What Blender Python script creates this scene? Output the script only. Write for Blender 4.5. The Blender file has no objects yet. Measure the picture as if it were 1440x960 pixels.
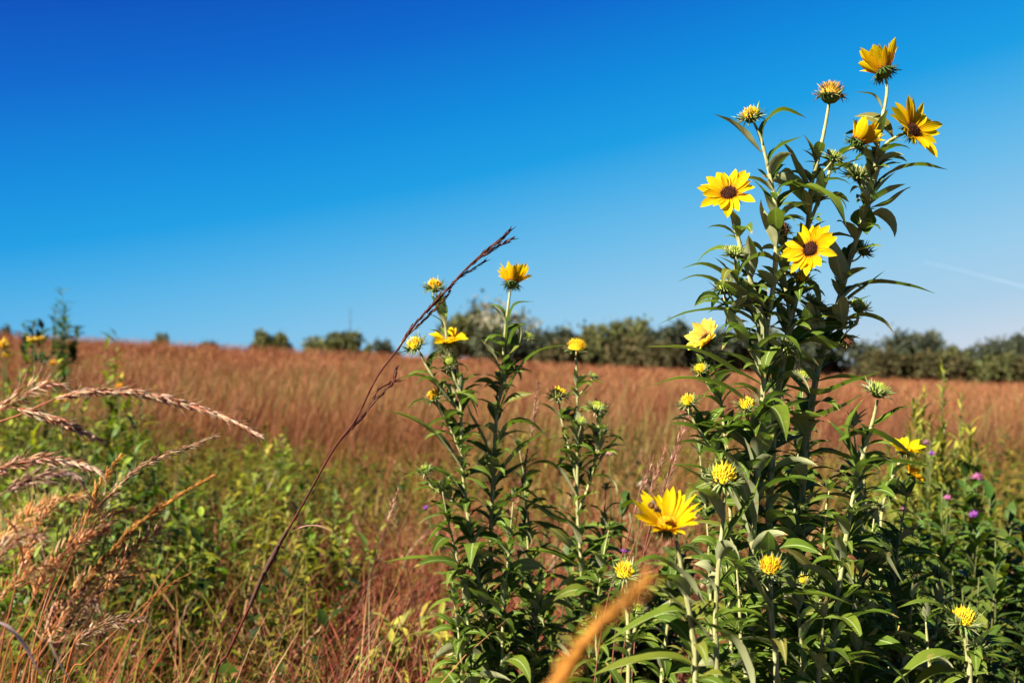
import bpy, math, random
import numpy as np
from mathutils import Vector, Matrix, Euler

random.seed(11)
rng = np.random.default_rng(7)
scene = bpy.context.scene
COL = scene.collection
R = math.radians

# ------------------------------------------------------------------ camera
F = 1400.0
CAM_Z = 0.95
cam_d = bpy.data.cameras.new('camera')
cam = bpy.data.objects.new('camera', cam_d)
COL.objects.link(cam)
cam_d.sensor_width = 36.0
cam_d.lens = 35.0
cam_d.clip_start = 0.02
cam_d.clip_end = 20000
CM = Matrix.Translation((0, 0, CAM_Z)) @ Euler((R(91.0), 0, 0)).to_matrix().to_4x4() @ Matrix.Rotation(R(1.2), 4, 'Z')
cam.matrix_world = CM
cam_d.dof.use_dof = True
cam_d.dof.focus_distance = 1.38
cam_d.dof.aperture_fstop = 5.0
scene.camera = cam


def P(px, py, d):
    """photo position at a real distance -> world point"""
    return CM @ Vector(((px - 720) / F * d, -(py - 480) / F * d, -d))


def smooth(a, b, x):
    t = np.clip((x - a) / (b - a), 0, 1)
    return t * t * (3 - 2 * t)


def gz(x, y):
    """ground height: flat near the camera, rising to a low crest, higher on the left"""
    x = np.asarray(x, float); y = np.asarray(y, float)
    crest = 0.25 - 0.034 * np.clip(x, -26, 26)
    far = -0.6 - 0.006 * np.clip(x, -60, 60)
    s = smooth(3, 45, y)
    b = smooth(50, 95, y)
    bumps = 0.02 * np.sin(x * 2.1 + 0.3) * np.sin(y * 1.7) * smooth(0.5, 3, np.abs(y))
    return s * crest * (1 - b) + far * b + bumps


# ------------------------------------------------------------------ materials
def new_mat(name):
    m = bpy.data.materials.new(name)
    m.use_nodes = True
    nt = m.node_tree
    for n in list(nt.nodes):
        nt.nodes.remove(n)
    out = nt.nodes.new('ShaderNodeOutputMaterial')
    return m, nt, out


def nd(nt, typ, **kw):
    n = nt.nodes.new(typ)
    for k, v in kw.items():
        if k.startswith('i_'):
            n.inputs[k[2:].replace('_', ' ')].default_value = v
        else:
            setattr(n, k, v)
    return n


def mixc(nt, fac, a, b, mode='MIX'):
    n = nt.nodes.new('ShaderNodeMix')
    n.data_type = 'RGBA'; n.blend_type = mode
    L = nt.links
    for sock, v in ((n.inputs[0], fac), (n.inputs[6], a), (n.inputs[7], b)):
        if hasattr(v, 'links') or hasattr(v, 'is_linked'):
            L.new(v, sock)
        elif isinstance(v, (int, float)):
            sock.default_value = v
        else:
            sock.default_value = (*v, 1)
    return n.outputs[2]


def math_n(nt, op, a, b=0.0, c=0.0, clamp=False):
    n = nt.nodes.new('ShaderNodeMath'); n.operation = op; n.use_clamp = clamp
    for s, v in zip(n.inputs, (a, b, c)):
        if hasattr(v, 'is_linked'):
            nt.links.new(v, s)
        else:
            s.default_value = v
    return n.outputs[0]


def ramp(nt, fac, stops):
    n = nt.nodes.new('ShaderNodeValToRGB')
    el = n.color_ramp.elements
    while len(el) < len(stops):
        el.new(0.5)
    for e, (p, c) in zip(el, stops):
        e.position = p; e.color = (*c, 1)
    nt.links.new(fac, n.inputs[0])
    return n.outputs[0]


def finish(nt, out, col, trans_col, trans, rough=0.5, spec=0.4, bump=None, bump_s=0.2):
    pb = nd(nt, 'ShaderNodeBsdfPrincipled')
    pb.inputs['Roughness'].default_value = rough
    pb.inputs['Specular IOR Level'].default_value = spec
    nt.links.new(col, pb.inputs['Base Color'])
    sh = pb.outputs[0]
    if bump is not None:
        b = nd(nt, 'ShaderNodeBump'); b.inputs['Strength'].default_value = bump_s
        b.inputs['Distance'].default_value = 0.002
        nt.links.new(bump, b.inputs['Height']); nt.links.new(b.outputs[0], pb.inputs['Normal'])
    if trans > 0:
        tr = nd(nt, 'ShaderNodeBsdfTranslucent')
        nt.links.new(trans_col, tr.inputs['Color'])
        mx = nd(nt, 'ShaderNodeMixShader'); mx.inputs[0].default_value = trans
        nt.links.new(sh, mx.inputs[1]); nt.links.new(tr.outputs[0], mx.inputs[2])
        sh = mx.outputs[0]
    nt.links.new(sh, out.inputs['Surface'])


def leaf_material():
    m, nt, out = new_mat('sunflower_leaf')
    uv = nd(nt, 'ShaderNodeUVMap'); sep = nd(nt, 'ShaderNodeSeparateXYZ')
    nt.links.new(uv.outputs[0], sep.inputs[0])
    u, v = sep.outputs[0], sep.outputs[1]
    oi = nd(nt, 'ShaderNodeObjectInfo')
    geo = nd(nt, 'ShaderNodeNewGeometry')
    tc = nd(nt, 'ShaderNodeTexCoord')
    nz = nd(nt, 'ShaderNodeTexNoise'); nz.inputs['Scale'].default_value = 60; nz.inputs['Detail'].default_value = 4
    nt.links.new(tc.outputs['Object'], nz.inputs['Vector'])
    top = ramp(nt, oi.outputs['Random'], [(0.0, (0.034, 0.068, 0.004)), (0.5, (0.064, 0.106, 0.005)), (0.86, (0.115, 0.14, 0.010)), (0.95, (0.15, 0.11, 0.015)), (1.0, (0.16, 0.09, 0.028))])
    top = mixc(nt, 0.5, top, mixc(nt, nz.outputs[0], (0.026, 0.054, 0.004), (0.115, 0.15, 0.016)))
    du = math_n(nt, 'ABSOLUTE', math_n(nt, 'SUBTRACT', u, 0.5))
    rib = math_n(nt, 'LESS_THAN', du, 0.045)
    # side veins
    vv = math_n(nt, 'ADD', math_n(nt, 'MULTIPLY', v, 60.0), math_n(nt, 'MULTIPLY', du, -40.0))
    vein = math_n(nt, 'POWER', math_n(nt, 'ABSOLUTE', math_n(nt, 'SINE', vv)), 8.0)
    top = mixc(nt, math_n(nt, 'MULTIPLY', vein, 0.12), top, (0.10, 0.16, 0.05))
    top = mixc(nt, math_n(nt, 'MULTIPLY', rib, 0.75), top, (0.24, 0.29, 0.11))
    und = mixc(nt, nz.outputs[0], (0.20, 0.22, 0.09), (0.37, 0.37, 0.19))
    und = mixc(nt, math_n(nt, 'MULTIPLY', rib, 0.6), und, (0.45, 0.46, 0.28))
    # dry brown tip and worn blotches
    bro = math_n(nt, 'GREATER_THAN', math_n(nt, 'ADD', v, math_n(nt, 'MULTIPLY', nz.outputs[0], 0.22)), math_n(nt, 'ADD', 1.02, math_n(nt, 'MULTIPLY', oi.outputs['Random'], 0.1)))
    col = mixc(nt, geo.outputs['Backfacing'], top, und)
    nb = nd(nt, 'ShaderNodeTexNoise'); nb.inputs['Scale'].default_value = 95; nb.inputs['Detail'].default_value = 3
    nt.links.new(tc.outputs['Object'], nb.inputs['Vector'])
    spots = ramp(nt, nb.outputs[0], [(0.64, (0, 0, 0)), (0.70, (1, 1, 1))])
    col = mixc(nt, math_n(nt, 'MULTIPLY', spots, .6), col, (0.20, 0.14, 0.04))
    col = mixc(nt, bro, col, (0.28, 0.19, 0.06))
    tcol = mixc(nt, 0.5, (0.11, 0.23, 0.004), top)
    finish(nt, out, col, tcol, 0.30, 0.62, 0.11, vein, 0.08)
    return m


def attr_material(name, trans=0.25, rough=0.6, spec=0.15, gain=0.74, tgain=(1.4, 1.3, 0.8)):
    """colour comes from the piece itself (a colour attribute set per blade or leaf)"""
    m, nt, out = new_mat(name)
    a = nd(nt, 'ShaderNodeAttribute'); a.attribute_name = 'tint'
    tc = nd(nt, 'ShaderNodeTexCoord')
    nz = nd(nt, 'ShaderNodeTexNoise'); nz.inputs['Scale'].default_value = 45; nz.inputs['Detail'].default_value = 3
    nt.links.new(tc.outputs['Object'], nz.inputs['Vector'])
    col = mixc(nt, 1.0, a.outputs['Color'], mixc(nt, nz.outputs[0], (0.55, 0.55, 0.55), (1.4, 1.4, 1.4)), 'MULTIPLY')
    if gain != 1.0:
        col = mixc(nt, 1.0, col, (gain, gain, gain), 'MULTIPLY')
    tcol = mixc(nt, 1.0, col, tgain, 'MULTIPLY')
    finish(nt, out, col, tcol, trans, rough, spec)
    return m


def petal_material():
    m, nt, out = new_mat('sunflower_petal')
    uv = nd(nt, 'ShaderNodeUVMap'); sep = nd(nt, 'ShaderNodeSeparateXYZ')
    nt.links.new(uv.outputs[0], sep.inputs[0])
    u, v = sep.outputs[0], sep.outputs[1]
    a = nd(nt, 'ShaderNodeAttribute'); a.attribute_name = 'tint'
    base = ramp(nt, v, [(0.0, (0.52, 0.17, 0.003)), (0.24, (0.64, 0.39, 0.003)), (1.0, (0.68, 0.56, 0.004))])
    rid = math_n(nt, 'SINE', math_n(nt, 'MULTIPLY', u, 34.0))
    rr = math_n(nt, 'MULTIPLY', math_n(nt, 'ADD', rid, 1.0), 0.20)
    base = mixc(nt, rr, base, (0.54, 0.28, 0.003))
    col = mixc(nt, 1.0, base, a.outputs['Color'], 'MULTIPLY')
    tcol = mixc(nt, 1.0, col, (1.08, 0.98, 0.4), 'MULTIPLY')
    finish(nt, out, col, tcol, 0.54, 0.6, 0.06, rid, 0.15)
    return m


def noise_material(name, c1, c2, scale=80, rough=0.7, spec=0.2, trans=0.0, bump_s=0.3):
    m, nt, out = new_mat(name)
    tc = nd(nt, 'ShaderNodeTexCoord')
    nz = nd(nt, 'ShaderNodeTexNoise'); nz.inputs['Detail'].default_value = 5
    mp_ = nd(nt, 'ShaderNodeMapping'); mp_.inputs['Scale'].default_value = scale if isinstance(scale, tuple) else (scale,) * 3
    nz.inputs['Scale'].default_value = 1.0
    nt.links.new(tc.outputs['Object'], mp_.inputs['Vector']); nt.links.new(mp_.outputs[0], nz.inputs['Vector'])
    f = ramp(nt, nz.outputs[0], [(0.32, (0, 0, 0)), (0.62, (1, 1, 1))])
    col = mixc(nt, f, tuple(q * .74 for q in c1), tuple(q * .74 for q in c2))
    finish(nt, out, col, col, trans, rough, spec, nz.outputs[0], bump_s)
    return m


M_leaf = leaf_material()
M_petal = petal_material()
M_stem = noise_material('sunflower_stem', (0.18, 0.16, 0.05), (0.44, 0.42, 0.18), (260, 260, 14), 0.75, 0.15)
M_stem_red = noise_material('reddish_stem', (0.14, 0.10, 0.05), (0.30, 0.24, 0.11), 120, 0.6, 0.3)
M_bract = attr_material('green_bract', 0.25, 0.55, 0.3)
M_disc = attr_material('seed_disc', 0.0, 0.85, 0.1)
M_grass = attr_material('grass_blade', 0.28, 0.6, 0.12, gain=.66, tgain=(1.2, .95, 0.7))
M_weed = attr_material('weed_leaf', 0.28, 0.5, 0.15, gain=.62, tgain=(1.2, 1.4, 0.4))
M_seed = attr_material('seed_head', 0.30, 0.6, 0.15, gain=.80, tgain=(1.25, .95, 0.65))
M_treeleaf = attr_material('tree_foliage', 0.18, 0.7, 0.1, tgain=(1.2, 1.3, 0.7))
M_bark = noise_material('bark', (0.06, 0.045, 0.03), (0.18, 0.15, 0.12), 6, 0.9, 0.1)


def ground_material():
    m, nt, out = new_mat('prairie_soil')
    geo = nd(nt, 'ShaderNodeNewGeometry')
    n1 = nd(nt, 'ShaderNodeTexNoise'); n1.inputs['Scale'].default_value = 3.0; n1.inputs['Detail'].default_value = 8
    n2 = nd(nt, 'ShaderNodeTexNoise'); n2.inputs['Scale'].default_value = 40.0; n2.inputs['Detail'].default_value = 6
    for n in (n1, n2):
        nt.links.new(geo.outputs['Position'], n.inputs['Vector'])
    near = mixc(nt, n2.outputs[0], (0.014, 0.010, 0.005), (0.085, 0.045, 0.02))
    far = mixc(nt, n1.outputs[0], (0.11, 0.04, 0.016), (0.20, 0.08, 0.032))
    sep = nd(nt, 'ShaderNodeSeparateXYZ'); nt.links.new(geo.outputs['Position'], sep.inputs[0])
    f = math_n(nt, 'DIVIDE', math_n(nt, 'SUBTRACT', sep.outputs[1], 5.0), 6.0, clamp=True)
    col = mixc(nt, f, near, far)
    finish(nt, out, col, col, 0.0, 0.95, 0.05, n2.outputs[0], 0.8)
    return m


# ------------------------------------------------------------------ mesh builders
class MB:
    def __init__(self):
        self.v = []; self.f = []; self.uv = []; self.c = []

    def add(self, verts, faces, uvs=None, col=(1, 1, 1)):
        o = len(self.v)
        self.v.extend([tuple(p) for p in verts])
        self.f.extend([tuple(i + o for i in q) for q in faces])
        self.uv.extend(uvs if uvs is not None else [(0.5, 0.5)] * len(verts))
        if len(verts) and isinstance(col, (list, np.ndarray)) and len(col) == len(verts) and not isinstance(col[0], (int, float)):
            self.c.extend([tuple(q) for q in col])
        else:
            self.c.extend([tuple(col)] * len(verts))

    def build(self, name, mat, parent=None, origin=None, smooth=True):
        me = bpy.data.meshes.new(name)
        org = Vector(origin) if origin is not None else Vector((0, 0, 0))
        me.from_pydata([(p[0] - org.x, p[1] - org.y, p[2] - org.z) for p in self.v], [], self.f)
        li = np.empty(len(me.loops), np.int32); me.loops.foreach_get('vertex_index', li)
        ul = me.uv_layers.new(name='UVMap')
        ul.data.foreach_set('uv', np.asarray(self.uv, np.float32)[li].ravel())
        ca = me.color_attributes.new('tint', 'FLOAT_COLOR', 'POINT')
        cc = np.ones((len(self.v), 4), np.float32); cc[:, :3] = np.asarray(self.c, np.float32)
        ca.data.foreach_set('color', cc.ravel())
        if smooth:
            me.polygons.foreach_set('use_smooth', np.ones(len(me.polygons), bool))
        me.materials.append(mat)
        o = bpy.data.objects.new(name, me)
        COL.objects.link(o)
        if parent is not None:
            o.parent = parent
        elif origin is not None:
            o.location = org
        return o


def tag(o, label=None, cat=None, group=None, kind=None):
    if label: o['label'] = label
    if cat: o['category'] = cat
    if group: o['group'] = group
    if kind: o['kind'] = kind
    return o


def empty(name, loc):
    o = bpy.data.objects.new(name, None)
    o.empty_display_size = 0.05
    o.location = loc
    COL.objects.link(o)
    return o


def catmull(pts, n=8):
    pts = [Vector(p) for p in pts]
    if len(pts) < 2:
        return pts
    q = [pts[0] * 2 - pts[1]] + pts + [pts[-1] * 2 - pts[-2]]
    out = []
    for i in range(1, len(q) - 2):
        a, b, c, d = q[i - 1:i + 3]
        for k in range(n):
            t = k / n
            out.append(0.5 * ((2 * b) + (c - a) * t + (2 * a - 5 * b + 4 * c - d) * t * t + (3 * b - a - 3 * c + d) * t ** 3))
    out.append(pts[-1])
    return out


def frame(t):
    t = t.normalized()
    a = Vector((0, 0, 1)) if abs(t.z) < 0.9 else Vector((0, 1, 0))
    x = t.cross(a).normalized()
    return x, x.cross(t).normalized()


def tube(mb, path, r0, r1, seg=7, col=(1, 1, 1), cap=True, wob=0.0):
    n = len(path)
    vs = []; fs = []; uvs = []
    for i, p in enumerate(path):
        t = (path[min(i + 1, n - 1)] - path[max(i - 1, 0)])
        x, y = frame(t)
        k = i / (n - 1)
        r = r0 + (r1 - r0) * k
        if wob: r *= 1 + random.uniform(-wob, wob)
        for s in range(seg):
            a = 2 * math.pi * s / seg
            vs.append(p + x * math.cos(a) * r + y * math.sin(a) * r); uvs.append((s / seg, k))
    for i in range(n - 1):
        for s in range(seg):
            s2 = (s + 1) % seg
            fs.append((i * seg + s, i * seg + s2, (i + 1) * seg + s2, (i + 1) * seg + s))
    if cap:
        fs.append(tuple(range((n - 1) * seg, n * seg)))
    mb.add(vs, fs, uvs, col)


def leaf_geo(mb, base, az, L, W, a0=0.9, droop=1.6, fold=0.35, twist=0.0, nl=9, nw=4, col=(1, 1, 1), wave=0.06, petiole=0.10, path=None):
    """a lance-shaped leaf: arching spine, keeled blade, wavy edge. path: explicit spine points"""
    base = Vector(base)
    pts = []; p = base.copy()
    if path is not None:
        pp = catmull(path, 6)
        ls = [0.0]
        for a, b in zip(pp, pp[1:]): ls.append(ls[-1] + (b - a).length)
        L = ls[-1]
        for i in range(nl + 1):
            s = L * i / nl
            j = max(k for k in range(len(ls)) if ls[k] <= s + 1e-9); j = min(j, len(pp) - 2)
            f = (s - ls[j]) / max(ls[j + 1] - ls[j], 1e-9)
            pts.append(pp[j].lerp(pp[j + 1], f))
        h0 = (pts[-1] - pts[0])
        hv = Vector((h0.x, h0.y, 0.001)).normalized()
    else:
        hv = Vector((math.sin(az), math.cos(az), 0))
        for i in range(nl + 1):
            t = i / nl
            pts.append(p.copy())
            e = a0 - droop * (t ** 1.25)
            p = p + (hv * math.cos(e) + Vector((0, 0, 1)) * math.sin(e)) * (L / nl)
    side0 = hv.cross(Vector((0, 0, 1))).normalized()
    vs = []; fs = []; uvs = []
    ph = random.uniform(0, 6.28)
    for i in range(nl + 1):
        t = i / nl
        tg = (pts[min(i + 1, nl)] - pts[max(i - 1, 0)]).normalized()
        up = side0.cross(tg).normalized()
        tw = twist * t
        s = side0 * math.cos(tw) + up * math.sin(tw)
        n = up * math.cos(tw) - side0 * math.sin(tw)
        if t < petiole:
            w = 0.16 + 0.3 * (t / petiole)
        else:
            q = (t - petiole) / (1 - petiole)
            w = 0.46 + 0.54 * math.sin(min(q / 0.32, 1) * math.pi / 2) if q < 0.32 else (1 - ((q - 0.32) / 0.68) ** 1.45)
        w = max(w, 0.012) * W * 0.5
        for j in range(nw + 1):
            u = j / nw * 2 - 1
            lift = abs(u) * fold * w + math.sin(t * 17 + ph + (2 if u > 0 else 0)) * wave * w * abs(u)
            vs.append(pts[i] + s * (u * w) + n * lift); uvs.append((u * 0.5 + 0.5, t))
    m = nw + 1
    for i in range(nl):
        for j in range(nw):
            fs.append((i * m + j, i * m + j + 1, (i + 1) * m + j + 1, (i + 1) * m + j))
    mb.add(vs, fs, uvs, col)


def petal_geo(mb, c, n, x, y, ang, elev, r_in, L, W, col, curl=0.0, nl=6, nw=4, twist=0.0):
    rad = x * math.cos(ang) + y * math.sin(ang)
    tan = -x * math.sin(ang) + y * math.cos(ang)
    p = c + rad * r_in
    vs = []; fs = []; uvs = []
    for i in range(nl + 1):
        t = i / nl
        e = elev + curl * t
        d = rad * math.cos(e) + n * math.sin(e)
        up = -rad * math.sin(e) + n * math.cos(e)
        sv = tan * math.cos(twist * t) + up * math.sin(twist * t)
        w = (0.45 + 0.55 * math.sin(min(t / 0.5, 1) * math.pi / 2)) if t < 0.5 else max(1 - ((t - 0.5) / 0.5) ** 2.3, 0.05)
        w *= W * 0.5
        for j in range(nw + 1):
            u = j / nw * 2 - 1
            vs.append(p + sv * (u * w) + up * (abs(u) ** 1.5 * w * 0.35)); uvs.append((u * 0.5 + 0.5, t))
        p = p + d * (L / nl)
    m = nw + 1
    for i in range(nl):
        for j in range(nw):
            fs.append((i * m + j, i * m + j + 1, (i + 1) * m + j + 1, (i + 1) * m + j))
    mb.add(vs, fs, uvs, col)


def spike(mb, p, d, L, W, col, bend=Vector((0, 0, 0)), nl=3):
    """a thin pointed bract / floret / awn: three-sided tapering"""
    x, y = frame(d)
    d = d.normalized()
    vs = []; fs = []
    for i in range(nl):
        t = i / nl
        c = p + d * (L * t) + bend * (L * t * t)
        w = W * 0.5 * (1 - t) ** 0.7 * (0.8 + 0.6 * min(t * 3, 1))
        for s in range(3):
            a = 2.094 * s + 0.5
            vs.append(c + (x * math.cos(a) + y * math.sin(a) * 0.5) * w)
    vs.append(p + d * L + bend * L)
    for i in range(nl - 1):
        for s in range(3):
            s2 = (s + 1) % 3
            fs.append((i * 3 + s, i * 3 + s2, (i + 1) * 3 + s2, (i + 1) * 3 + s))
    for s in range(3):
        fs.append(((nl - 1) * 3 + s, (nl - 1) * 3 + (s + 1) % 3, nl * 3))
    mb.add(vs, fs, None, col)


def dome(mb, c, n, r, h, col, rings=4, seg=12, under=False):
    x, y = frame(n); n = n.normalized()
    vs = []; fs = []
    for i in range(rings):
        a = i / rings * math.pi / 2
        for s in range(seg):
            b = 2 * math.pi * s / seg
            vs.append(c + (x * math.cos(b) + y * math.sin(b)) * r * math.cos(a) + n * h * math.sin(a))
    vs.append(c + n * h)
    for i in range(rings - 1):
        for s in range(seg):
            s2 = (s + 1) % seg
            fs.append((i * seg + s, i * seg + s2, (i + 1) * seg + s2, (i + 1) * seg + s))
    for s in range(seg):
        fs.append(((rings - 1) * seg + s, (rings - 1) * seg + (s + 1) % seg, rings * seg))
    mb.add(vs, fs, None, col)


def vary(c, a=0.15):
    k = 1 + random.uniform(-a, a)
    return tuple(max(0.0, q * k * (1 + random.uniform(-a, a) * 0.5)) for q in c)


# ------------------------------------------------------------------ flower heads
GREEN = (0.09, 0.15, 0.02); PALE = (0.26, 0.32, 0.09); CREAM = (0.42, 0.43, 0.20)


def flower_head(root, org, c, n, kind, size=1.0, label=None, disc=None, npet=15, elev=0.25, plen=0.024, petcol=(1, 1, 1), missing=(), curl=(-.55, .4), pw=1.0):
    """one head: bracts (the part's own mesh) with petals and seed disc as sub-parts. c: centre of the disc base, n: facing"""
    n = Vector(n).normalized(); x, y = frame(n); c = Vector(c)
    s = size * {'bud': 1.18, 'green': 1.12, 'spent': 1.05, 'open': 1.04}[kind]
    rd = {'open': 0.0098, 'bud': 0.0085, 'spent': 0.0125, 'green': 0.0085}[kind] * s
    br = MB()
    dome(br, c, -n, rd * 1.0, rd * 0.95, vary(GREEN), 3, 10)
    lay = {'open': [(22, -0.35, 0.014), (18, -0.8, 0.012)], 'bud': [(20, 0.75, 0.017), (20, 0.25, 0.019), (14, -0.35, 0.017)],
           'spent': [(22, 0.25, 0.013), (18, -0.35, 0.013)], 'green': [(18, 1.0, 0.015), (20, 0.55, 0.018), (18, 0.0, 0.018)]}[kind]
    for (k, el, L) in lay:
        for i in range(k):
            a = 2 * math.pi * (i + random.uniform(-.3, .3)) / k
            e = el + random.uniform(-.25, .25)
            rad = x * math.cos(a) + y * math.sin(a)
            d = rad * math.cos(e) + n * math.sin(e)
            col = vary(random.choice([GREEN, PALE, PALE, CREAM] if kind != 'open' else [GREEN, GREEN, PALE]), 0.25)
            if kind == 'spent': col = vary(random.choice([(0.22, 0.15, 0.06), PALE, (0.34, 0.27, 0.13)]), .3)
            spike(br, c + rad * rd * 0.85 - n * rd * 0.15, d, L * s * random.uniform(.7, 1.15), 0.0026 * s, col, (-rad * 0.3 + n * random.uniform(-.4, .3)) * random.uniform(0, 1))
    head = br.build('flower_head', M_bract, root, org)
    if label: head['label'] = label
    # disc
    dm = MB()
    if disc is None:
        disc = {'open': [(0.035, 0.012, 0.006), (0.07, 0.022, 0.008)], 'bud': [(0.75, 0.50, 0.01), (0.62, 0.46, 0.03)],
                'spent': [(0.30, 0.17, 0.04), (0.45, 0.25, 0.04), (0.16, 0.09, 0.03)], 'green': [(0.26, 0.33, 0.04), (0.44, 0.44, 0.05)]}[kind]
    h = rd * {'open': 0.5, 'bud': 0.75, 'spent': 0.8, 'green': 0.7}[kind]
    dome(dm, c, n, rd, h, disc[0], 4, 12)
    nf = {'open': 110, 'bud': 60, 'spent': 110, 'green': 34}[kind]
    for i in range(nf):
        q = math.sqrt((i + .5) / nf); a = i * 2.39996
        rad = x * math.cos(a) + y * math.sin(a)
        pp = c + rad * rd * q + n * h * math.sqrt(max(0, 1 - q * q)) * 0.95
        d = n + rad * q * (0.5 if kind != 'spent' else 0.9)
        spike(dm, pp, d, {'open': .0032, 'bud': .0085 - .003 * q, 'spent': .0065, 'green': .006}[kind] * s * random.uniform(.7, 1.2), 0.0015 * s * (1.5 if kind == 'bud' else 1), vary(random.choice(disc), .25), rad * random.uniform(-.3, .3), 2)
    dm.build('seed_disc', M_disc, head, org)
    if kind == 'open':
        pm = MB()
        npet = int(npet * 1.2); pw *= .88
        for i in range(npet):
            if i in missing or random.random() < .05: continue
            a = 2 * math.pi * (i + random.uniform(-.22, .22)) / npet
            e = elev + random.uniform(-.16, .16)
            petal_geo(pm, c + n * 0.001, n, x, y, a, e, rd * 0.9, plen * s * random.uniform(.74, 1.14), 0.0134 * s * pw * random.uniform(.85, 1.15), tuple(q * random.uniform(.9, 1.05) for q in petcol), random.uniform(*curl), twist=random.uniform(-.8, .8))
        pm.build('petals', M_petal, head, org)
    return head


# ------------------------------------------------------------------ sunflower stalks
def along(path, t):
    L = [0.0]
    for a, b in zip(path, path[1:]): L.append(L[-1] + (b - a).length)
    s = t * L[-1]
    for i in range(len(path) - 1):
        if L[i + 1] >= s:
            f = (s - L[i]) / max(L[i + 1] - L[i], 1e-9)
            return path[i].lerp(path[i + 1], f), (path[i + 1] - path[i]).normalized()
    return path[-1], (path[-1] - path[-2]).normalized()


def sunflower(label, pts, d, heads=(), branches=(), leaves=24, llen=(0.07, 0.12), small=40, r=(0.0055, 0.0022), hero=(), t0=0.25, stem_mat=None, tall_small=0.045, group=None, side_buds=0, lw=0.285):
    """pts: the main stem from low to high as photo positions (px, py[, depth offset]); it runs on down to the soil."""
    w = [P(p[0], p[1], d + (p[2] if len(p) > 2 else 0)) for p in pts]
    b0 = w[0]
    dn = (w[0] - w[1]).normalized() if len(w) > 1 else Vector((0, 0, -1))
    gx, gy = b0.x + dn.x * 0.12, b0.y + dn.y * 0.05
    g = Vector((gx, gy, float(gz(gx, gy)) - 0.01))
    mid = b0.lerp(g, 0.5) + Vector((dn.x * .02, 0, 0))
    ctrl = [g, mid] + w if b0.z - g.z > 0.06 else [g] + w
    path = catmull(ctrl, 8)
    root = empty('sunflower', (g.x, g.y, g.z + 0.01))
    org = root.location.copy()
    tag(root, label, 'sunflower', group or 'wild sunflowers')
    sm = MB()
    tube(sm, path, r[0], r[1], 8, wob=0.09)
    # pale hairs of the stem
    segs = [(path, leaves, small, t0)]
    for br in branches:
        bp, dd = br['pts'], br.get('d', 0)
        bw = [P(q[0], q[1], d + dd + (q[2] if len(q) > 2 else 0)) for q in bp]
        bpth = catmull(bw, 7)
        tube(sm, bpth, br.get('r', (0.0028, 0.0019))[0], br.get('r', (0.0028, 0.0019))[1], 7)
        segs.append((bpth, br.get('leaves', 4), br.get('small', 5), 0.15))
    sm.build('stem', stem_mat or M_stem, root, org)
    fol = MB()
    for (pth, nlv, nsm, ts) in segs:
        main = pth is path
        az = random.uniform(0, 6.28)
        nlv = min(int(nlv * 1.8 + .5), 70)
        tmax = .93 if main else .85
        for i in range(nlv):
            u_ = min(max((i + random.uniform(-.25, .25) + .5) / nlv, 0), 1)
            t = ts + (tmax - ts) * (u_ ** 1.35 if main else u_)
            t = min(max(t, 0.02), tmax)
            p, tg = along(pth, t)
            az += 2.39996 + random.uniform(-.4, .4)
            k = 1.0 - 0.55 * max(0, (t - 0.55) / 0.45) if main else random.uniform(.45, .75)
            L = random.uniform(llen[0] * .8, llen[1] * 1.22) * k
            lm = MB()
            leaf_geo(lm, p, az, L, L * random.uniform(lw * .7, lw * 1.12), a0=random.uniform(.2, 1.25), droop=random.uniform(.4, 2.5), fold=random.uniform(.08, .45), twist=random.uniform(-.8, .8) if random.random() < .74 else random.choice((-1, 1)) * random.uniform(.9, 1.9))
            lm.build('leaf', M_leaf, root, org)
        for i in range(int(nsm * 3.0)):
            t = ts * .9 + (tmax + .02 - ts * .9) * random.random() ** 1.3
            p, tg = along(pth, t)
            az2 = random.uniform(0, 6.28)
            L = random.uniform(.35, 1.35) * tall_small
            leaf_geo(fol, p, az2, L, L * random.uniform(.24, .36), a0=random.uniform(.3, 1.35), droop=random.uniform(.3, 1.9), fold=.4, twist=random.uniform(-.8, .8), nl=6, nw=2)
    if not heads:
        for i in range(9):
            L = random.uniform(.015, .04)
            leaf_geo(fol, path[-1], i * 2.4, L, L * .3, a0=random.uniform(.5, 1.4), droop=random.uniform(.2, 1.2), fold=.4, nl=6, nw=2)
    for hp in hero:
        lm = MB()
        dd = hp.get('d', 0)
        leaf_geo(lm, (0, 0, 0), 0, 0, hp.get('w', 0.02) * 1.45, fold=hp.get('fold', .4), twist=hp.get('tw', 0) * .3, path=[P(q[0], q[1], d + dd + (q[2] if len(q) > 2 else 0)) for q in hp['p']], nl=11)
        lm.build('leaf', M_leaf, root, org)
    if fol.v:
        fol.build('foliage', M_leaf, root, org)
    for h in heads:
        hd = d + h.get('d', 0)
        flower_head(root, org, P(h['p'][0], h['p'][1], hd), h['n'], h['k'], h.get('s', 1.0), h.get('label'), h.get('disc'), h.get('np', 15), h.get('e', .25), h.get('pl', .024), h.get('pc', (1, 1, 1)), h.get('miss', ()), h.get('cu', (-.55, .4)), h.get('pw', 1.0))
    for i in range(side_buds):
        p, tg = along(path, random.uniform(.5, .95))
        a = random.uniform(0, 6.28)
        q = p + Vector((math.sin(a) * .03, math.cos(a) * .03, random.uniform(.01, .045)))
        tm = MB(); tube(tm, catmull([p, p.lerp(q, .6) + Vector((0, 0, -.004)), q], 4), .0014, .0012, 6)
        tm.build('bud_stalk', M_stem, root, org)
        flower_head(root, org, q, (q - p).normalized() + Vector((0, 0, .7)), 'green', random.uniform(.6, .85))
    return root


YD = [(0.60, 0.33, 0.01), (0.75, 0.46, 0.01), (0.45, 0.22, 0.01)]
BRN = [(0.16, 0.06, 0.03), (0.26, 0.10, 0.05), (0.09, 0.035, 0.02)]
PY = (1.0, 1.15, 4.0)

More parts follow.
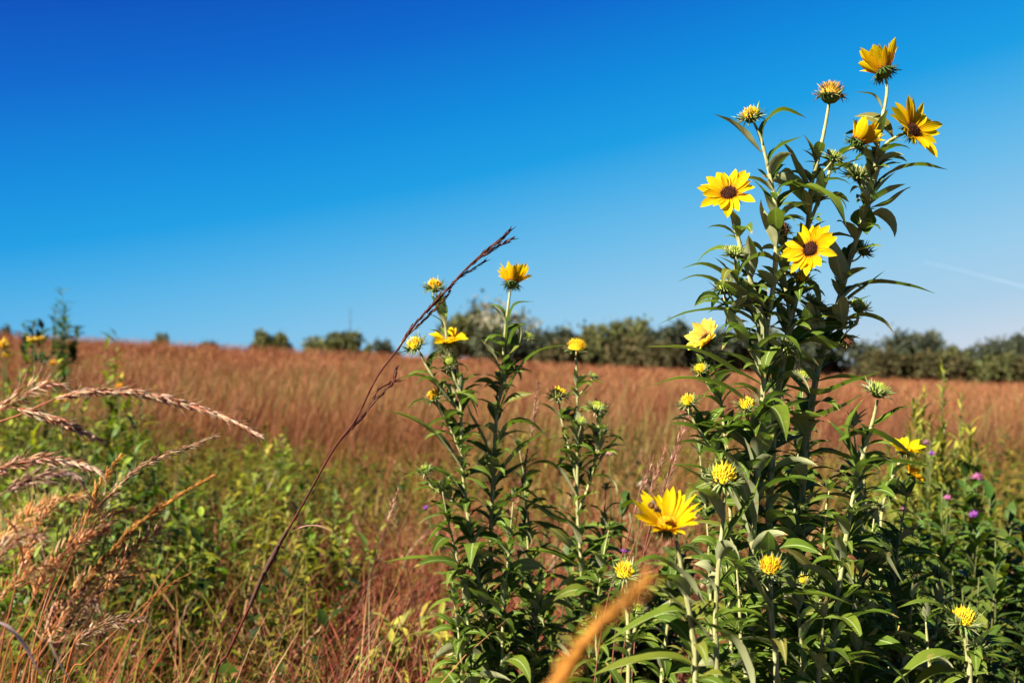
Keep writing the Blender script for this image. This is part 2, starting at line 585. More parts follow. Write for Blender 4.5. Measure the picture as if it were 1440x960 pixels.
# ================================================================== the tall clump of sunflowers
sunflower("tall forked sunflower with two open blooms on top, the upper one cupped to the sky",
  [(1132, 960), (1128, 800), (1130, 660), (1150, 520), (1178, 430), (1195, 365), (1212, 315), (1222, 285), (1230, 240), (1238, 180), (1246, 140), (1247, 120), (1244, 103)], 1.40,
  heads=[dict(p=(1243, 100), n=(-0.32, 0.42, 1), k='open', s=1.12, e=1.05, pl=.031, np=20, cu=(-.35, .2)),
         dict(p=(1283, 184), n=(0.36, -0.84, 0.38), k='open', s=1.05, e=.32, pl=.034, cu=(-.3, .2), np=16),
         dict(p=(1208, 246), n=(0.05, -0.3, 1), k='green', s=1.15)],
  branches=[dict(pts=[(1228, 250), (1236, 225), (1246, 203), (1258, 194), (1276, 186)], leaves=1, small=2),
            dict(pts=[(1222, 290), (1214, 275), (1209, 250)], leaves=1, small=3)],
  hero=[dict(p=[(1228, 268), (1250, 245), (1288, 233), (1334, 239)], w=.022, fold=.25), dict(p=[(1225, 292), (1250, 287), (1272, 268), (1282, 263)], w=.017, fold=.5),
        dict(p=[(1232, 240), (1245, 228), (1258, 224)], w=.008), dict(p=[(1232, 243), (1248, 232), (1268, 229)], w=.010),
        dict(p=[(1220, 290), (1213, 300), (1216, 316), (1219, 330, -.02)], w=.024), dict(p=[(1243, 158), (1230, 136), (1215, 131), (1200, 129)], w=.006),
        dict(p=[(1208, 255), (1190, 236), (1172, 234), (1158, 232, -.02)], w=.015), dict(p=[(1178, 430), (1200, 405, .0), (1240, 398), (1285, 404), (1316, 413)], w=.019, fold=.35),
        dict(p=[(1172, 446), (1195, 420), (1215, 405), (1245, 380)], w=.013), dict(p=[(1165, 470), (1205, 445), (1240, 452), (1258, 470)], w=.018, tw=.6)],
  leaves=20, small=42, t0=.42, r=(.0058, .0019), side_buds=3)

sunflower("leafy sunflower amid the clump, a dry brown head on top and a bloom facing us",
  [(1088, 960), (1082, 830), (1083, 690), (1093, 560), (1112, 450), (1128, 380), (1136, 320), (1141, 262), (1150, 225), (1160, 180), (1166, 145)], 1.36,
  heads=[dict(p=(1168, 132), n=(.05, -.12, 1), k='spent', s=1.12, disc=[(.42, .22, .02), (.28, .14, .03), (.5, .3, .03), (.10, .06, .02)], label='dried yellow-brown head without petals'),
         dict(p=(1140, 351), d=-.075, n=(-.58, -.72, .30), k='open', s=1.02, e=.18, pl=.026, np=17, disc=[(.05, .014, .008), (.09, .03, .01)]),
         dict(p=(1100, 324), n=(.1, -.3, 1), k='spent', s=.78, disc=BRN, label='withered red-brown head'),
         dict(p=(1206, 200), n=(.50, -.02, .70), k='open', s=.98, e=1.1, pl=.031, np=16, cu=(-.3, .2)),
         dict(p=(1128, 392), n=(.0, -.6, 1), k='bud', s=.85), dict(p=(1190, 482), n=(.2, -.3, 1), k='spent', s=.6, disc=BRN),
         dict(p=(1208, 432), n=(.2, -.2, 1), k='green', s=.9)],
  branches=[dict(pts=[(1112, 450), (1104, 400), (1103, 360), (1100, 332)], leaves=2), dict(pts=[(1130, 385), (1143, 372, -.04), (1143, 356, -.066)], leaves=0, small=0),
            dict(pts=[(1136, 320), (1148, 290), (1162, 255), (1172, 228), (1188, 213), (1204, 207)], leaves=2, small=3, r=(.0026, .0018)),
            dict(pts=[(1112, 450), (1150, 470), (1185, 492), (1190, 486)], leaves=3), dict(pts=[(1112, 450), (1160, 460), (1200, 458), (1208, 438)], leaves=3)],
  hero=[dict(p=[(1140, 290), (1122, 268), (1130, 262, -.03), (1170, 280, -.05), (1190, 318, -.05)], w=.026, fold=.3), dict(p=[(1140, 268), (1120, 240), (1110, 215), (1097, 196)], w=.017),
        dict(p=[(1120, 420), (1150, 440), (1190, 430), (1225, 415)], w=.026), dict(p=[(1100, 520), (1060, 480), (1030, 475), (1015, 492, -.03)], w=.024),
        dict(p=[(1100, 500), (1140, 480), (1175, 490), (1210, 470)], w=.026, tw=.5), dict(p=[(1098, 540), (1150, 555), (1190, 540), (1240, 522)], w=.024, tw=.7),
        dict(p=[(1096, 570), (1130, 590), (1180, 575), (1215, 552)], w=.026, tw=.9)],
  leaves=30, small=50, t0=.38, r=(.0072, .0018), side_buds=4)

sunflower("sunflower at the clump's outer side with a dark-eyed bloom below a half-open bud",
  [(1058, 960), (1056, 820), (1062, 700), (1072, 580), (1076, 480), (1088, 400), (1092, 330), (1090, 285), (1080, 235), (1070, 195), (1060, 172)], 1.33,
  heads=[dict(p=(1056, 164), n=(-.35, -.35, 1), k='bud', s=.95, disc=YD), dict(p=(1025, 273), n=(-.28, -.80, .60), k='open', s=1.10, e=.32, pl=.026, np=16, disc=[(.05, .014, .008), (.09, .03, .01)]),
         dict(p=(1034, 356), n=(-.1, -.3, 1), k='green', s=.95), dict(p=(1018, 404), n=(-.3, -.3, 1), k='green', s=.9), dict(p=(1050, 570), n=(-.2, -.6, 1), k='bud', s=.8),
         dict(p=(968, 566), n=(-.4, -.3, 1), k='bud', s=.8)],
  branches=[dict(pts=[(1078, 460), (1060, 410), (1045, 360), (1034, 320), (1028, 296), (1027, 282)], leaves=3, small=4, r=(.0034, .0024)),
            dict(pts=[(1078, 460), (1050, 430), (1036, 390), (1034, 365)], leaves=4), dict(pts=[(1074, 520), (1040, 470), (1022, 430), (1018, 412)], leaves=4),
            dict(pts=[(1070, 620), (1055, 600), (1050, 580)], leaves=3), dict(pts=[(1064, 690), (1010, 640), (980, 600), (970, 575)], leaves=6, small=10)],
  hero=[dict(p=[(1070, 215), (1055, 200), (1030, 175), (1003, 160)], w=.014, fold=.5), dict(p=[(1072, 205), (1076, 175), (1100, 156), (1134, 166)], w=.020, fold=.3),
        dict(p=[(1078, 235), (1088, 215, .0), (1100, 205), (1128, 192)], w=.015), dict(p=[(1092, 270), (1100, 262), (1112, 258), (1128, 250)], w=.010),
        dict(p=[(1090, 350), (1075, 320), (1068, 295), (1070, 280)], w=.026), dict(p=[(1040, 415), (1015, 385), (985, 372), (958, 378)], w=.016), dict(p=[(1035, 430), (1010, 400), (980, 388), (952, 397)], w=.013),
        dict(p=[(1076, 470), (1040, 440), (975, 438), (921, 458)], w=.018, fold=.3), dict(p=[(1072, 490), (1055, 440), (1025, 428), (995, 440)], w=.026),
        dict(p=[(1070, 540), (1030, 520), (975, 492), (905, 487)], w=.018, tw=.4), dict(p=[(1066, 580), (1020, 545), (960, 532), (908, 545)], w=.017), dict(p=[(1064, 640), (1020, 610), (985, 598), (950, 600)], w=.018),
        dict(p=[(1062, 660), (1040, 620), (1000, 595), (965, 600)], w=.02), dict(p=[(1056, 760), (1030, 700), (990, 660), (935, 652)], w=.018)],
  leaves=28, small=52, t0=.38, r=(.0058, .0018), side_buds=4)

sunflower('short sunflower stalk with a pale lemon double bloom turned sideways against the rust field',
  [(1040, 960), (1034, 840), (1026, 700), (1018, 600), (1008, 530), (1000, 492)], 1.45,
  heads=[dict(p=(994, 478), n=(-.70, -.40, .5), k='open', s=1.0, e=.75, pl=.024, np=24, pc=(1.1, 1.35, 28.0)), dict(p=(985, 520), n=(-.5, -.4, .8), k='bud', s=.7)],
  branches=[dict(pts=[(1010, 560), (995, 540), (987, 527)], leaves=2)],
  leaves=18, small=26, t0=.45, llen=(.05, .09), r=(.004, .0018), side_buds=1)

sunflower('sunflower with a half-open yellow bud wrapped in long pale bracts above the bee flower',
  [(1008, 960), (1006, 880), (1010, 800), (1016, 740), (1019, 690)], 1.16,
  heads=[dict(p=(1018, 672), n=(-.05, -.55, 1), k='bud', s=1.22)],
  hero=[dict(p=[(1018, 735), (1000, 700), (975, 690, -.03), (960, 720, -.05)], w=.016), dict(p=[(1014, 770), (1040, 730), (1060, 700), (1068, 670)], w=.017), dict(p=[(1016, 700), (985, 672), (955, 655), (938, 652)], w=.011)],
  leaves=13, small=12, t0=.5, llen=(.06, .1), r=(.0042, .002))

bee_flower = sunflower('sunflower in front with a wide cupped yellow bloom that a bee is feeding on',
  [(978, 960), (974, 890), (966, 840), (958, 795), (951, 760)], 1.04,
  heads=[dict(p=(938, 738), n=(-.12, -.52, 1), k='open', s=1.0, e=.66, pl=.034, np=25, pw=.78, cu=(-.25, .2), disc=[(.55, .25, .01), (.7, .4, .01)])],
  hero=[dict(p=[(1000, 900), (960, 860), (915, 868), (848, 905)], w=.022, fold=.25), dict(p=[(990, 850), (960, 810), (920, 785), (882, 800, -.02)], w=.017), dict(p=[(985, 940), (940, 925), (890, 932), (830, 950)], w=.022, tw=.3),
        dict(p=[(1000, 880), (1030, 900), (1050, 940), (1062, 985)], w=.020, tw=.5)],
  leaves=8, small=10, t0=.55, llen=(.07, .11), r=(.0038, .0021))

sunflower('front sunflower with one orange-yellow bud half hidden in its own narrow bracts',
  [(1092, 960), (1088, 900), (1084, 850), (1084, 812)], 1.12,
  heads=[dict(p=(1083, 800), n=(-.1, -.4, 1), k='bud', s=1.05, disc=YD)],
  hero=[dict(p=[(1070, 850), (1110, 835), (1160, 838), (1200, 850)], w=.016), dict(p=[(1086, 860), (1060, 820), (1045, 800), (1030, 790)], w=.018)],
  leaves=14, small=14, t0=.45, llen=(.06, .1), r=(.004, .0022))

sunflower('low sunflower with a round yellow bud just above the blurred orange stalk',
  [(884, 960), (884, 900), (882, 850), (880, 816)], 1.12,
  heads=[dict(p=(879, 806), n=(-.2, -.4, 1), k='bud', s=.92), dict(p=(896, 858), n=(.3, -.3, 1), k='green', s=.75)],
  branches=[dict(pts=[(884, 915), (892, 890), (896, 866)], leaves=2)],
  leaves=9, small=9, t0=.5, llen=(.05, .085), r=(.0036, .002))

sunflower('slim sunflower at the shaded side of the clump ending in a drooping green bud',
  [(1168, 960), (1178, 840), (1196, 720), (1214, 640), (1228, 590), (1234, 562)], 1.25,
  heads=[dict(p=(1235, 550), n=(.2, -.3, 1), k='green', s=1.0)],
  hero=[dict(p=[(1180, 620), (1220, 608), (1250, 620), (1290, 645)], w=.022), dict(p=[(1190, 690), (1220, 662), (1260, 650), (1310, 657)], w=.024, tw=.4), dict(p=[(1222, 600), (1245, 590), (1265, 575), (1283, 572)], w=.014),
        dict(p=[(1180, 800), (1200, 770), (1235, 775), (1270, 820)], w=.02), dict(p=[(1200, 640), (1195, 600), (1205, 575), (1215, 560)], w=.015)],
  leaves=26, small=40, t0=.4, r=(.0048, .0018), side_buds=3)

sunflower("sunflower behind the clump with one yellow and one orange bloom beyond a dark hanging leaf",
  [(1250, 960), (1240, 840), (1238, 760), (1244, 700), (1262, 656), (1270, 640)], 1.75,
  heads=[dict(p=(1273, 634), n=(.1, -.35, 1), k='open', s=.98, e=.55, pl=.024, np=20, disc=YD, pc=(1, 1.15, 1)), dict(p=(1282, 667), n=(.45, -.35, .6), k='open', s=.8, e=.5, pl=.02, disc=YD, pc=(1, .75, 1))],
  branches=[dict(pts=[(1244, 700), (1265, 690), (1280, 674)], leaves=2)],
  leaves=20, small=24, t0=.35, r=(.005, .002), side_buds=1)

sunflower('separate low sunflower near the corner with a ragged yellow bud and two arching leaves',
  [(1364, 960), (1362, 930), (1358, 900), (1356, 882)], 1.18,
  heads=[dict(p=(1355, 872), n=(-.05, -.35, 1), k='bud', s=1.1), dict(p=(1374, 905), n=(.2, -.3, 1), k='green', s=.8)],
  branches=[dict(pts=[(1362, 935), (1370, 922), (1374, 912)], leaves=1)],
  hero=[dict(p=[(1352, 895), (1335, 862), (1300, 846), (1262, 854)], w=.017, fold=.3), dict(p=[(1364, 925), (1390, 905), (1425, 908), (1470, 950)], w=.026, fold=.3), dict(p=[(1360, 930), (1325, 922), (1290, 935), (1255, 962)], w=.022), dict(p=[(1364, 950), (1330, 945), (1300, 955), (1280, 985)], w=.02)],
  leaves=8, small=6, t0=.55, llen=(.05, .09), r=(.0042, .0024))

fill = [
 ('leafy flowerless sunflower shoot beneath the shaded bud, thick with drooping leaves', [(1140, 960), (1150, 880), (1158, 800), (1160, 730), (1166, 690)], 1.34, 28),
 ('bushy sunflower shoot with pale upturned leaf undersides low in the clump', [(1206, 960), (1206, 900), (1200, 840), (1204, 790)], 1.30, 24),
 ('sunflower shoot with a small whitish bud low beside the bare rust ground', [(1268, 960), (1276, 900), (1282, 850), (1284, 806)], 1.42, 20),
 ("sunflower shoot with a green bud and thin arching leaves at the clump's foot", [(1300, 960), (1314, 900), (1320, 850), (1321, 812)], 1.5, 16),
 ('short leafy sunflower shoot in front of the thick pale stem', [(1050, 960), (1042, 900), (1040, 850), (1036, 800)], 1.24, 18),
 ('sunflower shoot filling the inside of the clump behind the thick pale stem', [(1110, 960), (1112, 860), (1116, 760), (1122, 640), (1130, 540)], 1.50, 36),
 ('sunflower shoot behind the pale lemon bloom with narrow leaves', [(1000, 960), (1000, 860), (996, 760), (990, 690), (984, 640)], 1.56, 20),
 ('shaded sunflower shoot with dark leaves under the yellow and orange pair', [(1228, 960), (1232, 860), (1225, 780), (1230, 720)], 1.55, 26),

 ('broad-leaved sunflower shoot in deep shade right under the yellow and orange blooms', [(1262, 980), (1262, 900), (1258, 820), (1266, 750), (1275, 700)], 1.48, 26),
 ('dark sunflower shoot at the shaded flank of the clump with long level leaves', [(1200, 970), (1206, 860), (1212, 760), (1206, 660), (1200, 600)], 1.42, 30),
 ('sunflower shoot tucked behind the bee flower with wide grey-green leaves', [(930, 980), (934, 920), (940, 870), (944, 830)], 1.22, 16),
 ('sunflower shoot at the sunny flank of the clump with cream leaf backs', [(1030, 970), (1028, 900), (1024, 820), (1020, 760)], 1.30, 22),
 ('sunflower shoot low between the front bud and the shaded stems', [(1128, 980), (1128, 920), (1122, 860), (1118, 815)], 1.22, 20),
 ('stunted sunflower shoot with drooping leaves beside the corner sunflower', [(1312, 985), (1308, 940), (1304, 900), (1302, 874)], 1.28, 16),
 ('lowest sunflower shoot near the frame edge with broad pale leaves', [(1150, 990), (1152, 940), (1156, 900), (1158, 868)], 1.14, 14),
]
for i, (lab, pts, d, nl) in enumerate(fill):
    x, y = pts[-1][0], pts[-1][1]
    hs = []
    if i == 2: hs = [dict(p=(x, y - 6), n=(.1, -.4, 1), k='green', s=.85)]
    if i == 3: hs = [dict(p=(x, y - 6), n=(.2, -.3, 1), k='green', s=.85)]
    if i == 5: hs = [dict(p=(1130, 530), n=(0, -.4, 1), k='green', s=.8)]
    if i == 7: hs = [dict(p=(1230, 712), n=(.1, -.3, 1), k='green', s=.9)]
    if i == 1: hs = [dict(p=(1130, 816), n=(-.1, -.5, 1), k='bud', s=.55)]
    brs = [dict(pts=[(1204, 850), (1170, 835), (1140, 830), (1131, 820)], leaves=2)] if i == 1 else []
    sunflower(lab, pts, d, heads=hs, branches=brs, leaves=nl, small=nl * 2, t0=.42, llen=(.06, .12), r=(.0046, .0010), side_buds=1 if i in (0, 5, 7) else 0)

# ================================================================== the middle group
sunflower("short sunflower of the middle group with an orange-yellow bloom seen edge on",
  [(702, 960), (690, 900), (676, 830), (660, 740), (650, 650), (648, 570), (642, 510), (636, 488)], 1.80,
  heads=[dict(p=(632, 480), n=(-.12, -.28, 1), k='open', s=1.12, e=.42, pl=.026, np=14, disc=YD), dict(p=(611, 404), n=(-.1, -.3, 1), k='bud', s=1.1, disc=YD), dict(p=(584, 486), n=(-.5, -.4, .8), k='bud', s=1.15), dict(p=(611, 558), n=(-.4, -.4, .8), k='bud', s=1.0, disc=YD),
         dict(p=(598, 662), n=(-.3, -.3, 1), k='green', s=.9), dict(p=(633, 508), n=(-.1, -.8, .4), k='green', s=1.0)],
  branches=[dict(pts=[(646, 560), (632, 500), (625, 450), (618, 425), (612, 412)], leaves=1, small=5), dict(pts=[(648, 580), (620, 545), (600, 515), (588, 493)], leaves=2, small=4), dict(pts=[(650, 640), (632, 600), (618, 575), (613, 565)], leaves=3), dict(pts=[(660, 720), (630, 700), (608, 685), (600, 670)], leaves=3)],
  hero=[dict(p=[(650, 660), (620, 620), (580, 590), (538, 575)], w=.034, fold=.3), dict(p=[(640, 575), (610, 540), (585, 528), (556, 535)], w=.022), dict(p=[(655, 700), (630, 670), (600, 660), (564, 672)], w=.022),
        dict(p=[(664, 760), (650, 735), (625, 738), (590, 775)], w=.024), dict(p=[(676, 830), (640, 800), (600, 785), (535, 790)], w=.026, fold=.3), dict(p=[(690, 890), (650, 885), (610, 888), (572, 892)], w=.022), dict(p=[(694, 900), (740, 880), (780, 885), (805, 895)], w=.026), dict(p=[(645, 545), (660, 560), (668, 575), (672, 590)], w=.012)],
  leaves=26, small=55, t0=.12, llen=(.08, .13), r=(.0052, .002), side_buds=3)

sunflower('slender sunflower of the middle group topped by one yellow bloom cupped against the blue sky',
  [(688, 950), (690, 860), (690, 760), (694, 660), (698, 590), (706, 530), (710, 470), (716, 420), (718, 404)], 1.84,
  heads=[dict(p=(720, 398), n=(.12, .42, 1), k='open', s=1.12, e=.98, pl=.031, np=18, cu=(-.4, .15)), dict(p=(744, 474), n=(.4, -.4, .8), k='green', s=.7), dict(p=(716, 510), n=(0, -.6, .8), k='green', s=.7)],
  branches=[dict(pts=[(700, 570), (712, 530), (722, 495), (735, 480)], leaves=2), dict(pts=[(704, 545), (712, 525), (716, 516)], leaves=1)],
  hero=[dict(p=[(702, 520), (690, 495), (665, 470), (652, 458)], w=.022), dict(p=[(712, 480), (716, 450), (725, 428), (752, 424)], w=.018), dict(p=[(713, 495), (722, 470), (730, 462), (728, 492)], w=.022), dict(p=[(700, 580), (730, 520), (760, 492), (802, 485)], w=.024, fold=.3),
        dict(p=[(694, 640), (715, 600), (745, 595), (775, 620)], w=.03), dict(p=[(692, 690), (715, 650), (740, 625), (775, 600)], w=.026), dict(p=[(690, 740), (720, 700), (740, 690), (770, 715)], w=.024), dict(p=[(690, 640), (670, 600), (660, 580), (655, 560)], w=.02)],
  leaves=24, small=40, t0=.14, llen=(.07, .12), r=(.005, .0019), side_buds=2)

sunflower("sunflower of the middle group with a fading yellow head on a bare stalk",
  [(826, 950), (820, 880), (818, 800), (812, 720), (812, 650), (812, 580), (811, 530), (810, 500)], 1.86,
  heads=[dict(p=(811, 490), n=(.06, -.2, 1), k='spent', s=1.2, disc=[(.75, .42, .01), (.8, .5, .01), (.5, .3, .02)], label='fading yellow head with shrivelled petals'), dict(p=(785, 556), n=(-.1, -.3, 1), k='bud', s=1.15), dict(p=(840, 574), n=(.1, -.3, 1), k='green', s=1.2), dict(p=(846, 604), n=(.1, -.4, 1), k='green', s=.9)],
  branches=[dict(pts=[(812, 680), (800, 630), (790, 590), (786, 565)], leaves=2), dict(pts=[(813, 720), (832, 670), (840, 620), (840, 582)], leaves=3, small=6), dict(pts=[(836, 650), (843, 630), (846, 612)], leaves=1)],
  hero=[dict(p=[(790, 580), (803, 575), (815, 595), (814, 625)], w=.022), dict(p=[(812, 700), (785, 660), (760, 650), (735, 660)], w=.022), dict(p=[(814, 740), (780, 730), (750, 710), (722, 695)], w=.024), dict(p=[(838, 660), (850, 640), (862, 625), (880, 600)], w=.016), dict(p=[(818, 800), (780, 780), (750, 775), (715, 785)], w=.024), dict(p=[(822, 850), (800, 820), (775, 810), (750, 825)], w=.02), dict(p=[(818, 780), (850, 760), (870, 752), (895, 768)], w=.022)],
  leaves=28, small=50, t0=.12, llen=(.07, .115), r=(.005, .0019), side_buds=3)

for (lab, pts, d, nl) in [
 ('flowerless sunflower shoot behind the fading head, low in the undergrowth', [(846, 940), (844, 860), (846, 790), (850, 720), (852, 690)], 2.0, 20),
 ('low flowerless sunflower shoot with pale curled leaves between the middle group stems', [(660, 900), (650, 820), (632, 740), (622, 690)], 1.78, 18),
 ('short bushy sunflower shoot at the foot of the middle group above the dead leaf', [(650, 960), (646, 900), (640, 850), (636, 815)], 1.74, 24),
 ('low bushy sunflower shoot between the dead leaf and the blurred orange stalk', [(748, 960), (752, 910), (756, 860), (760, 820)], 1.8, 24),
 ('bushy sunflower shoot leaning away at the middle group beside the bee flower', [(842, 960), (838, 880), (846, 800), (856, 745)], 1.76, 24),
 ('sunflower shoot with drooping leaves in the thick of the middle group', [(706, 950), (708, 860), (716, 770), (722, 700)], 1.76, 26),
 ('dark leafy sunflower shoot filling the gap between the middle stems', [(752, 930), (748, 850), (742, 760), (738, 680), (730, 630)], 1.95, 24)]:
    sunflower(lab, pts, d, leaves=nl, small=nl * 2, t0=.15, llen=(.07, .13), r=(.0042, .0010))

# ------------------------------------------------------------------ the bee
bz = P(920, 713, 1.02)
bee = empty('bee', bz)
tag(bee, 'small dark brown bee feeding on the cupped yellow bloom', 'bee')
bm_ = MB()
ax = Vector((0.75, -0.35, -0.45)).normalized()
px_, py_ = frame(ax)
prof = [(-.0075, .0006), (-.0068, .0022), (-.005, .0032), (-.003, .0034), (-.001, .0028), (-.0004, .0016), (.0004, .0018), (.0015, .0031), (.003, .0034), (.0045, .0028), (.0052, .0014), (.0056, .0014), (.0064, .0023), (.0074, .0022), (.0082, .0008)]
vs = []; fs = []; cs = []
for i, (a, r_) in enumerate(prof):
    for s in range(12):
        b = 2 * math.pi * s / 12
        vs.append(bz + ax * a + (px_ * math.cos(b) + py_ * math.sin(b)) * r_)
        cs.append((.03, .015, .01) if i % 2 == 0 or i > 10 else (.22, .09, .02))
for i in range(len(prof) - 1):
    for s in range(12):
        fs.append((i * 12 + s, i * 12 + (s + 1) % 12, (i + 1) * 12 + (s + 1) % 12, (i + 1) * 12 + s))
fs += [tuple(range(11, -1, -1)), tuple(range((len(prof) - 1) * 12, len(prof) * 12))]
bm_.add(vs, fs, None, cs)
for k in range(3):
    for sg in (-1, 1):
        a = bz + ax * (.001 + .0015 * k)
        k1 = a + px_ * sg * .004 + Vector((0, 0, .001)); k2 = a + px_ * sg * .006 - Vector((0, 0, .004))
        tube(bm_, [a, k1, k2], .0006, .0003, 5, (.02, .01, .01))
bm_.build('body', M_disc, bee, bz)
M_wing = attr_material('bee_wing', 0.5, 0.2, 0.5)
for sg in (-1, 1):
    wm = MB()
    wd = (-ax + px_ * sg * .55 + Vector((0, 0, .25))).normalized()
    q = bz + ax * .002 + Vector((0, 0, .003))
    x_, y_ = frame(wd)
    o = [q, q + wd * .003 + x_ * .0015, q + wd * .008 + x_ * .002, q + wd * .0095, q + wd * .007 - x_ * .0015, q + wd * .003 - x_ * .001]
    wm.add(o, [(0, 1, 2, 3, 4, 5)], None, (.35, .30, .25))
    wm.build('wing', M_wing, bee, bz)

# ================================================================== single grass stalks near the camera
TAN = [(0.50, 0.30, 0.16), (0.62, 0.42, 0.26), (0.42, 0.20, 0.11), (0.68, 0.50, 0.34)]
PINK = [(0.68, 0.36, 0.20), (0.82, 0.54, 0.34), (0.46, 0.16, 0.08), (0.86, 0.66, 0.46)]
GOLD = [(0.52, 0.24, 0.05), (0.66, 0.34, 0.08), (0.34, 0.13, 0.03)]
RED = [(0.20, 0.07, 0.04), (0.30, 0.11, 0.06), (0.14, 0.05, 0.035)]


def grass_stalk(label, head, stem, d, cols=TAN, dens=1.0, slen=.011, spread=.32, swid=.0021, fluff=0.0, r=(.0014, .0008), core=0, name='grass_stalk', group='dry seeding grass stalks', taper=True, blades=()):
    """head, stem: photo positions from tip to foot; the stem carries on to the soil"""
    hw = catmull([P(q[0], q[1], d + (q[2] if len(q) > 2 else 0)) for q in head], 8)     # head from its tip to its base
    sw = [P(q[0], q[1], d + (q[2] if len(q) > 2 else 0)) for q in stem]
    last = sw[-1]; prev = sw[-2] if len(sw) > 1 else hw[-1]
    dirn = (last - prev).normalized()
    g = last + Vector((dirn.x * .15, abs(dirn.y) * .1, 0)); g.z = float(gz(g.x, g.y))
    root = empty(name, g)
    tag(root, label, 'grass stalk', group)
    ctrl = [g] + ([last.lerp(g, .5) + Vector((dirn.x * .04, 0, 0))] if last.z - g.z > .08 else []) + sw[::-1]
    spath = catmull(ctrl + [hw[-1]], 7)
    sm = MB()
    tube(sm, spath, r[0], r[1], 6, vary(cols[2], .1))
    sm.build('stem', M_seed, root, g)
    hm = MB()
    hp = hw[::-1]                                              # base -> tip
    L = sum((b - a).length for a, b in zip(hp, hp[1:]))
    tube(hm, hp, core or r[1], (core or r[1]) * .4, 7, cols[2])
    n = int(L / .0010 * dens)
    for i in range(n):
        t = (i + random.random()) / n
        p, tg = along(hp, t)
        x, y = frame(tg)
        a = random.uniform(0, 6.28)
        w = (math.sin(min(t * 1.25 + .18, 1.25) / 1.25 * math.pi) * .75 + .25) if taper else 1
        rad = x * math.cos(a) + y * math.sin(a)
        sp = spread * random.uniform(.3, 1.9)
        dr = (tg * math.cos(sp) + rad * math.sin(sp)).normalized()
        off = rad * random.uniform(0, .0068) * w * (spread / .3)
        l = slen * random.uniform(.5, 1.35) * (.6 + .4 * w)
        c = vary(random.choice(cols), .2)
        spike(hm, p + off, dr, l, swid * 1.05 * random.uniform(.7, 1.2), c, Vector((0, 0, -.15)), 3)
        if fluff and random.random() < fluff * .7:
            spike(hm, p + off + dr * l * .7, (dr + rad * .35 + Vector((0, 0, random.uniform(-.3, .2)))).normalized(), l * random.uniform(.7, 1.9), .0005, vary(cols[-1], .15), rad * .2, 2)
    hm.build('seed_head', M_seed, root, g)
    for bp in blades:
        b = MB()
        leaf_geo(b, (0, 0, 0), 0, 0, bp.get('w', .006), fold=.5, path=[P(q[0], q[1], d + (q[2] if len(q) > 2 else 0)) for q in bp['p']], nl=12, nw=2, col=vary(random.choice(bp.get('c', cols)), .15), petiole=.02)
        b.build('blade', M_grass, root, g)
    return root


grass_stalk('long arching pale pink seed head, the one reaching farthest over the green weeds', [(366, 612), (320, 588), (270, 570), (200, 553), (130, 550), (78, 560)], [(30, 582), (-20, 606), (-60, 680), (-90, 800), (-110, 960)], 1.05, PINK, 1.9, .0135, .16, .0034, .25)
grass_stalk('wispy pale seed head just above the base of the long arching one', [(92, 540), (62, 541), (30, 556), (-5, 580)], [(-40, 620), (-80, 760), (-100, 960)], 1.0, PINK, 1.6, .013, .30, .0024, .5)
grass_stalk('plump pink seed head nodding just under the long arching one', [(140, 618), (105, 602), (70, 588), (25, 574)], [(-10, 574), (-50, 620), (-90, 760), (-110, 960)], 1.03, PINK, 1.9, .014, .22, .0034, .3)
grass_stalk('pinkish seed head lying almost level above the bent straw', [(138, 662), (105, 650), (65, 646), (25, 652), (-20, 668)], [(-60, 700), (-90, 800), (-100, 960)], 1.02, PINK, 2.0, .015, .26, .0032, .5)
grass_stalk('purplish tan seed head ending where the bent straw begins', [(112, 672), (85, 664), (50, 672), (10, 690)], [(-30, 720), (-70, 820), (-80, 960)], .98, [(.42, .22, .16), (.62, .45, .36), (.30, .13, .10), (.55, .36, .26)], 1.8, .014, .3, .003, .6,
            blades=[dict(p=[(104, 668), (130, 705), (150, 745), (168, 785)], w=.005, c=PINK)])
grass_stalk('blurred slim tan seed head slanting up beyond the weeds', [(305, 612), (270, 626), (225, 642), (190, 662), (160, 690)], [(130, 720), (90, 780), (60, 860), (40, 960)], 1.25, TAN, 1.3, .012, .20, .0024, .3)
grass_stalk('straight golden brown spike leaning steeply towards the tall dark stalk', [(300, 668), (255, 694), (215, 720), (180, 750), (140, 795), (112, 835)], [(85, 868), (50, 915), (15, 965)], 1.0, GOLD, 1.7, .010, .15, .0027, .1)
grass_stalk('feathery orange plume at the frame edge under the level seed head', [(118, 696), (85, 704), (50, 722), (18, 745), (-5, 772)], [(-40, 830), (-60, 960)], .95, [(.70, .34, .10), (.80, .48, .18), (.48, .19, .06), (.82, .56, .28)], 1.7, .014, .42, .0021, .7)
grass_stalk('short feathery orange plume between the level seed head and the golden spike', [(165, 690), (140, 710), (118, 736), (98, 764)], [(80, 800), (50, 870), (20, 960)], 1.0, GOLD + TAN[:2], 1.3, .012, .45, .002, .6)
grass_stalk('curled rusty plume below the bent straw', [(152, 742), (122, 756), (92, 778), (62, 812), (48, 838)], [(30, 880), (0, 960)], .98, [(.60, .25, .08), (.72, .38, .16), (.38, .13, .05), (.74, .46, .24)], 1.7, .014, .42, .0022, .6)
grass_stalk('soft comb-like rusty plume low beside the pale curled blade', [(136, 846), (118, 846), (100, 856), (84, 876), (66, 905)], [(50, 930), (30, 965)], .97, [(.64, .30, .13), (.76, .44, .22), (.44, .17, .07), (.80, .54, .34)], 2.0, .015, .62, .002, .8,
            blades=[dict(p=[(72, 885), (70, 905), (84, 935), (104, 965)], w=.005, c=[(.75, .6, .45)])])
grass_stalk('thin orange plume crossing behind the bent straw', [(170, 640), (150, 668), (136, 690), (120, 730)], [(100, 790), (70, 870), (50, 960)], 1.12, GOLD, 1.2, .01, .3, .002, .3)
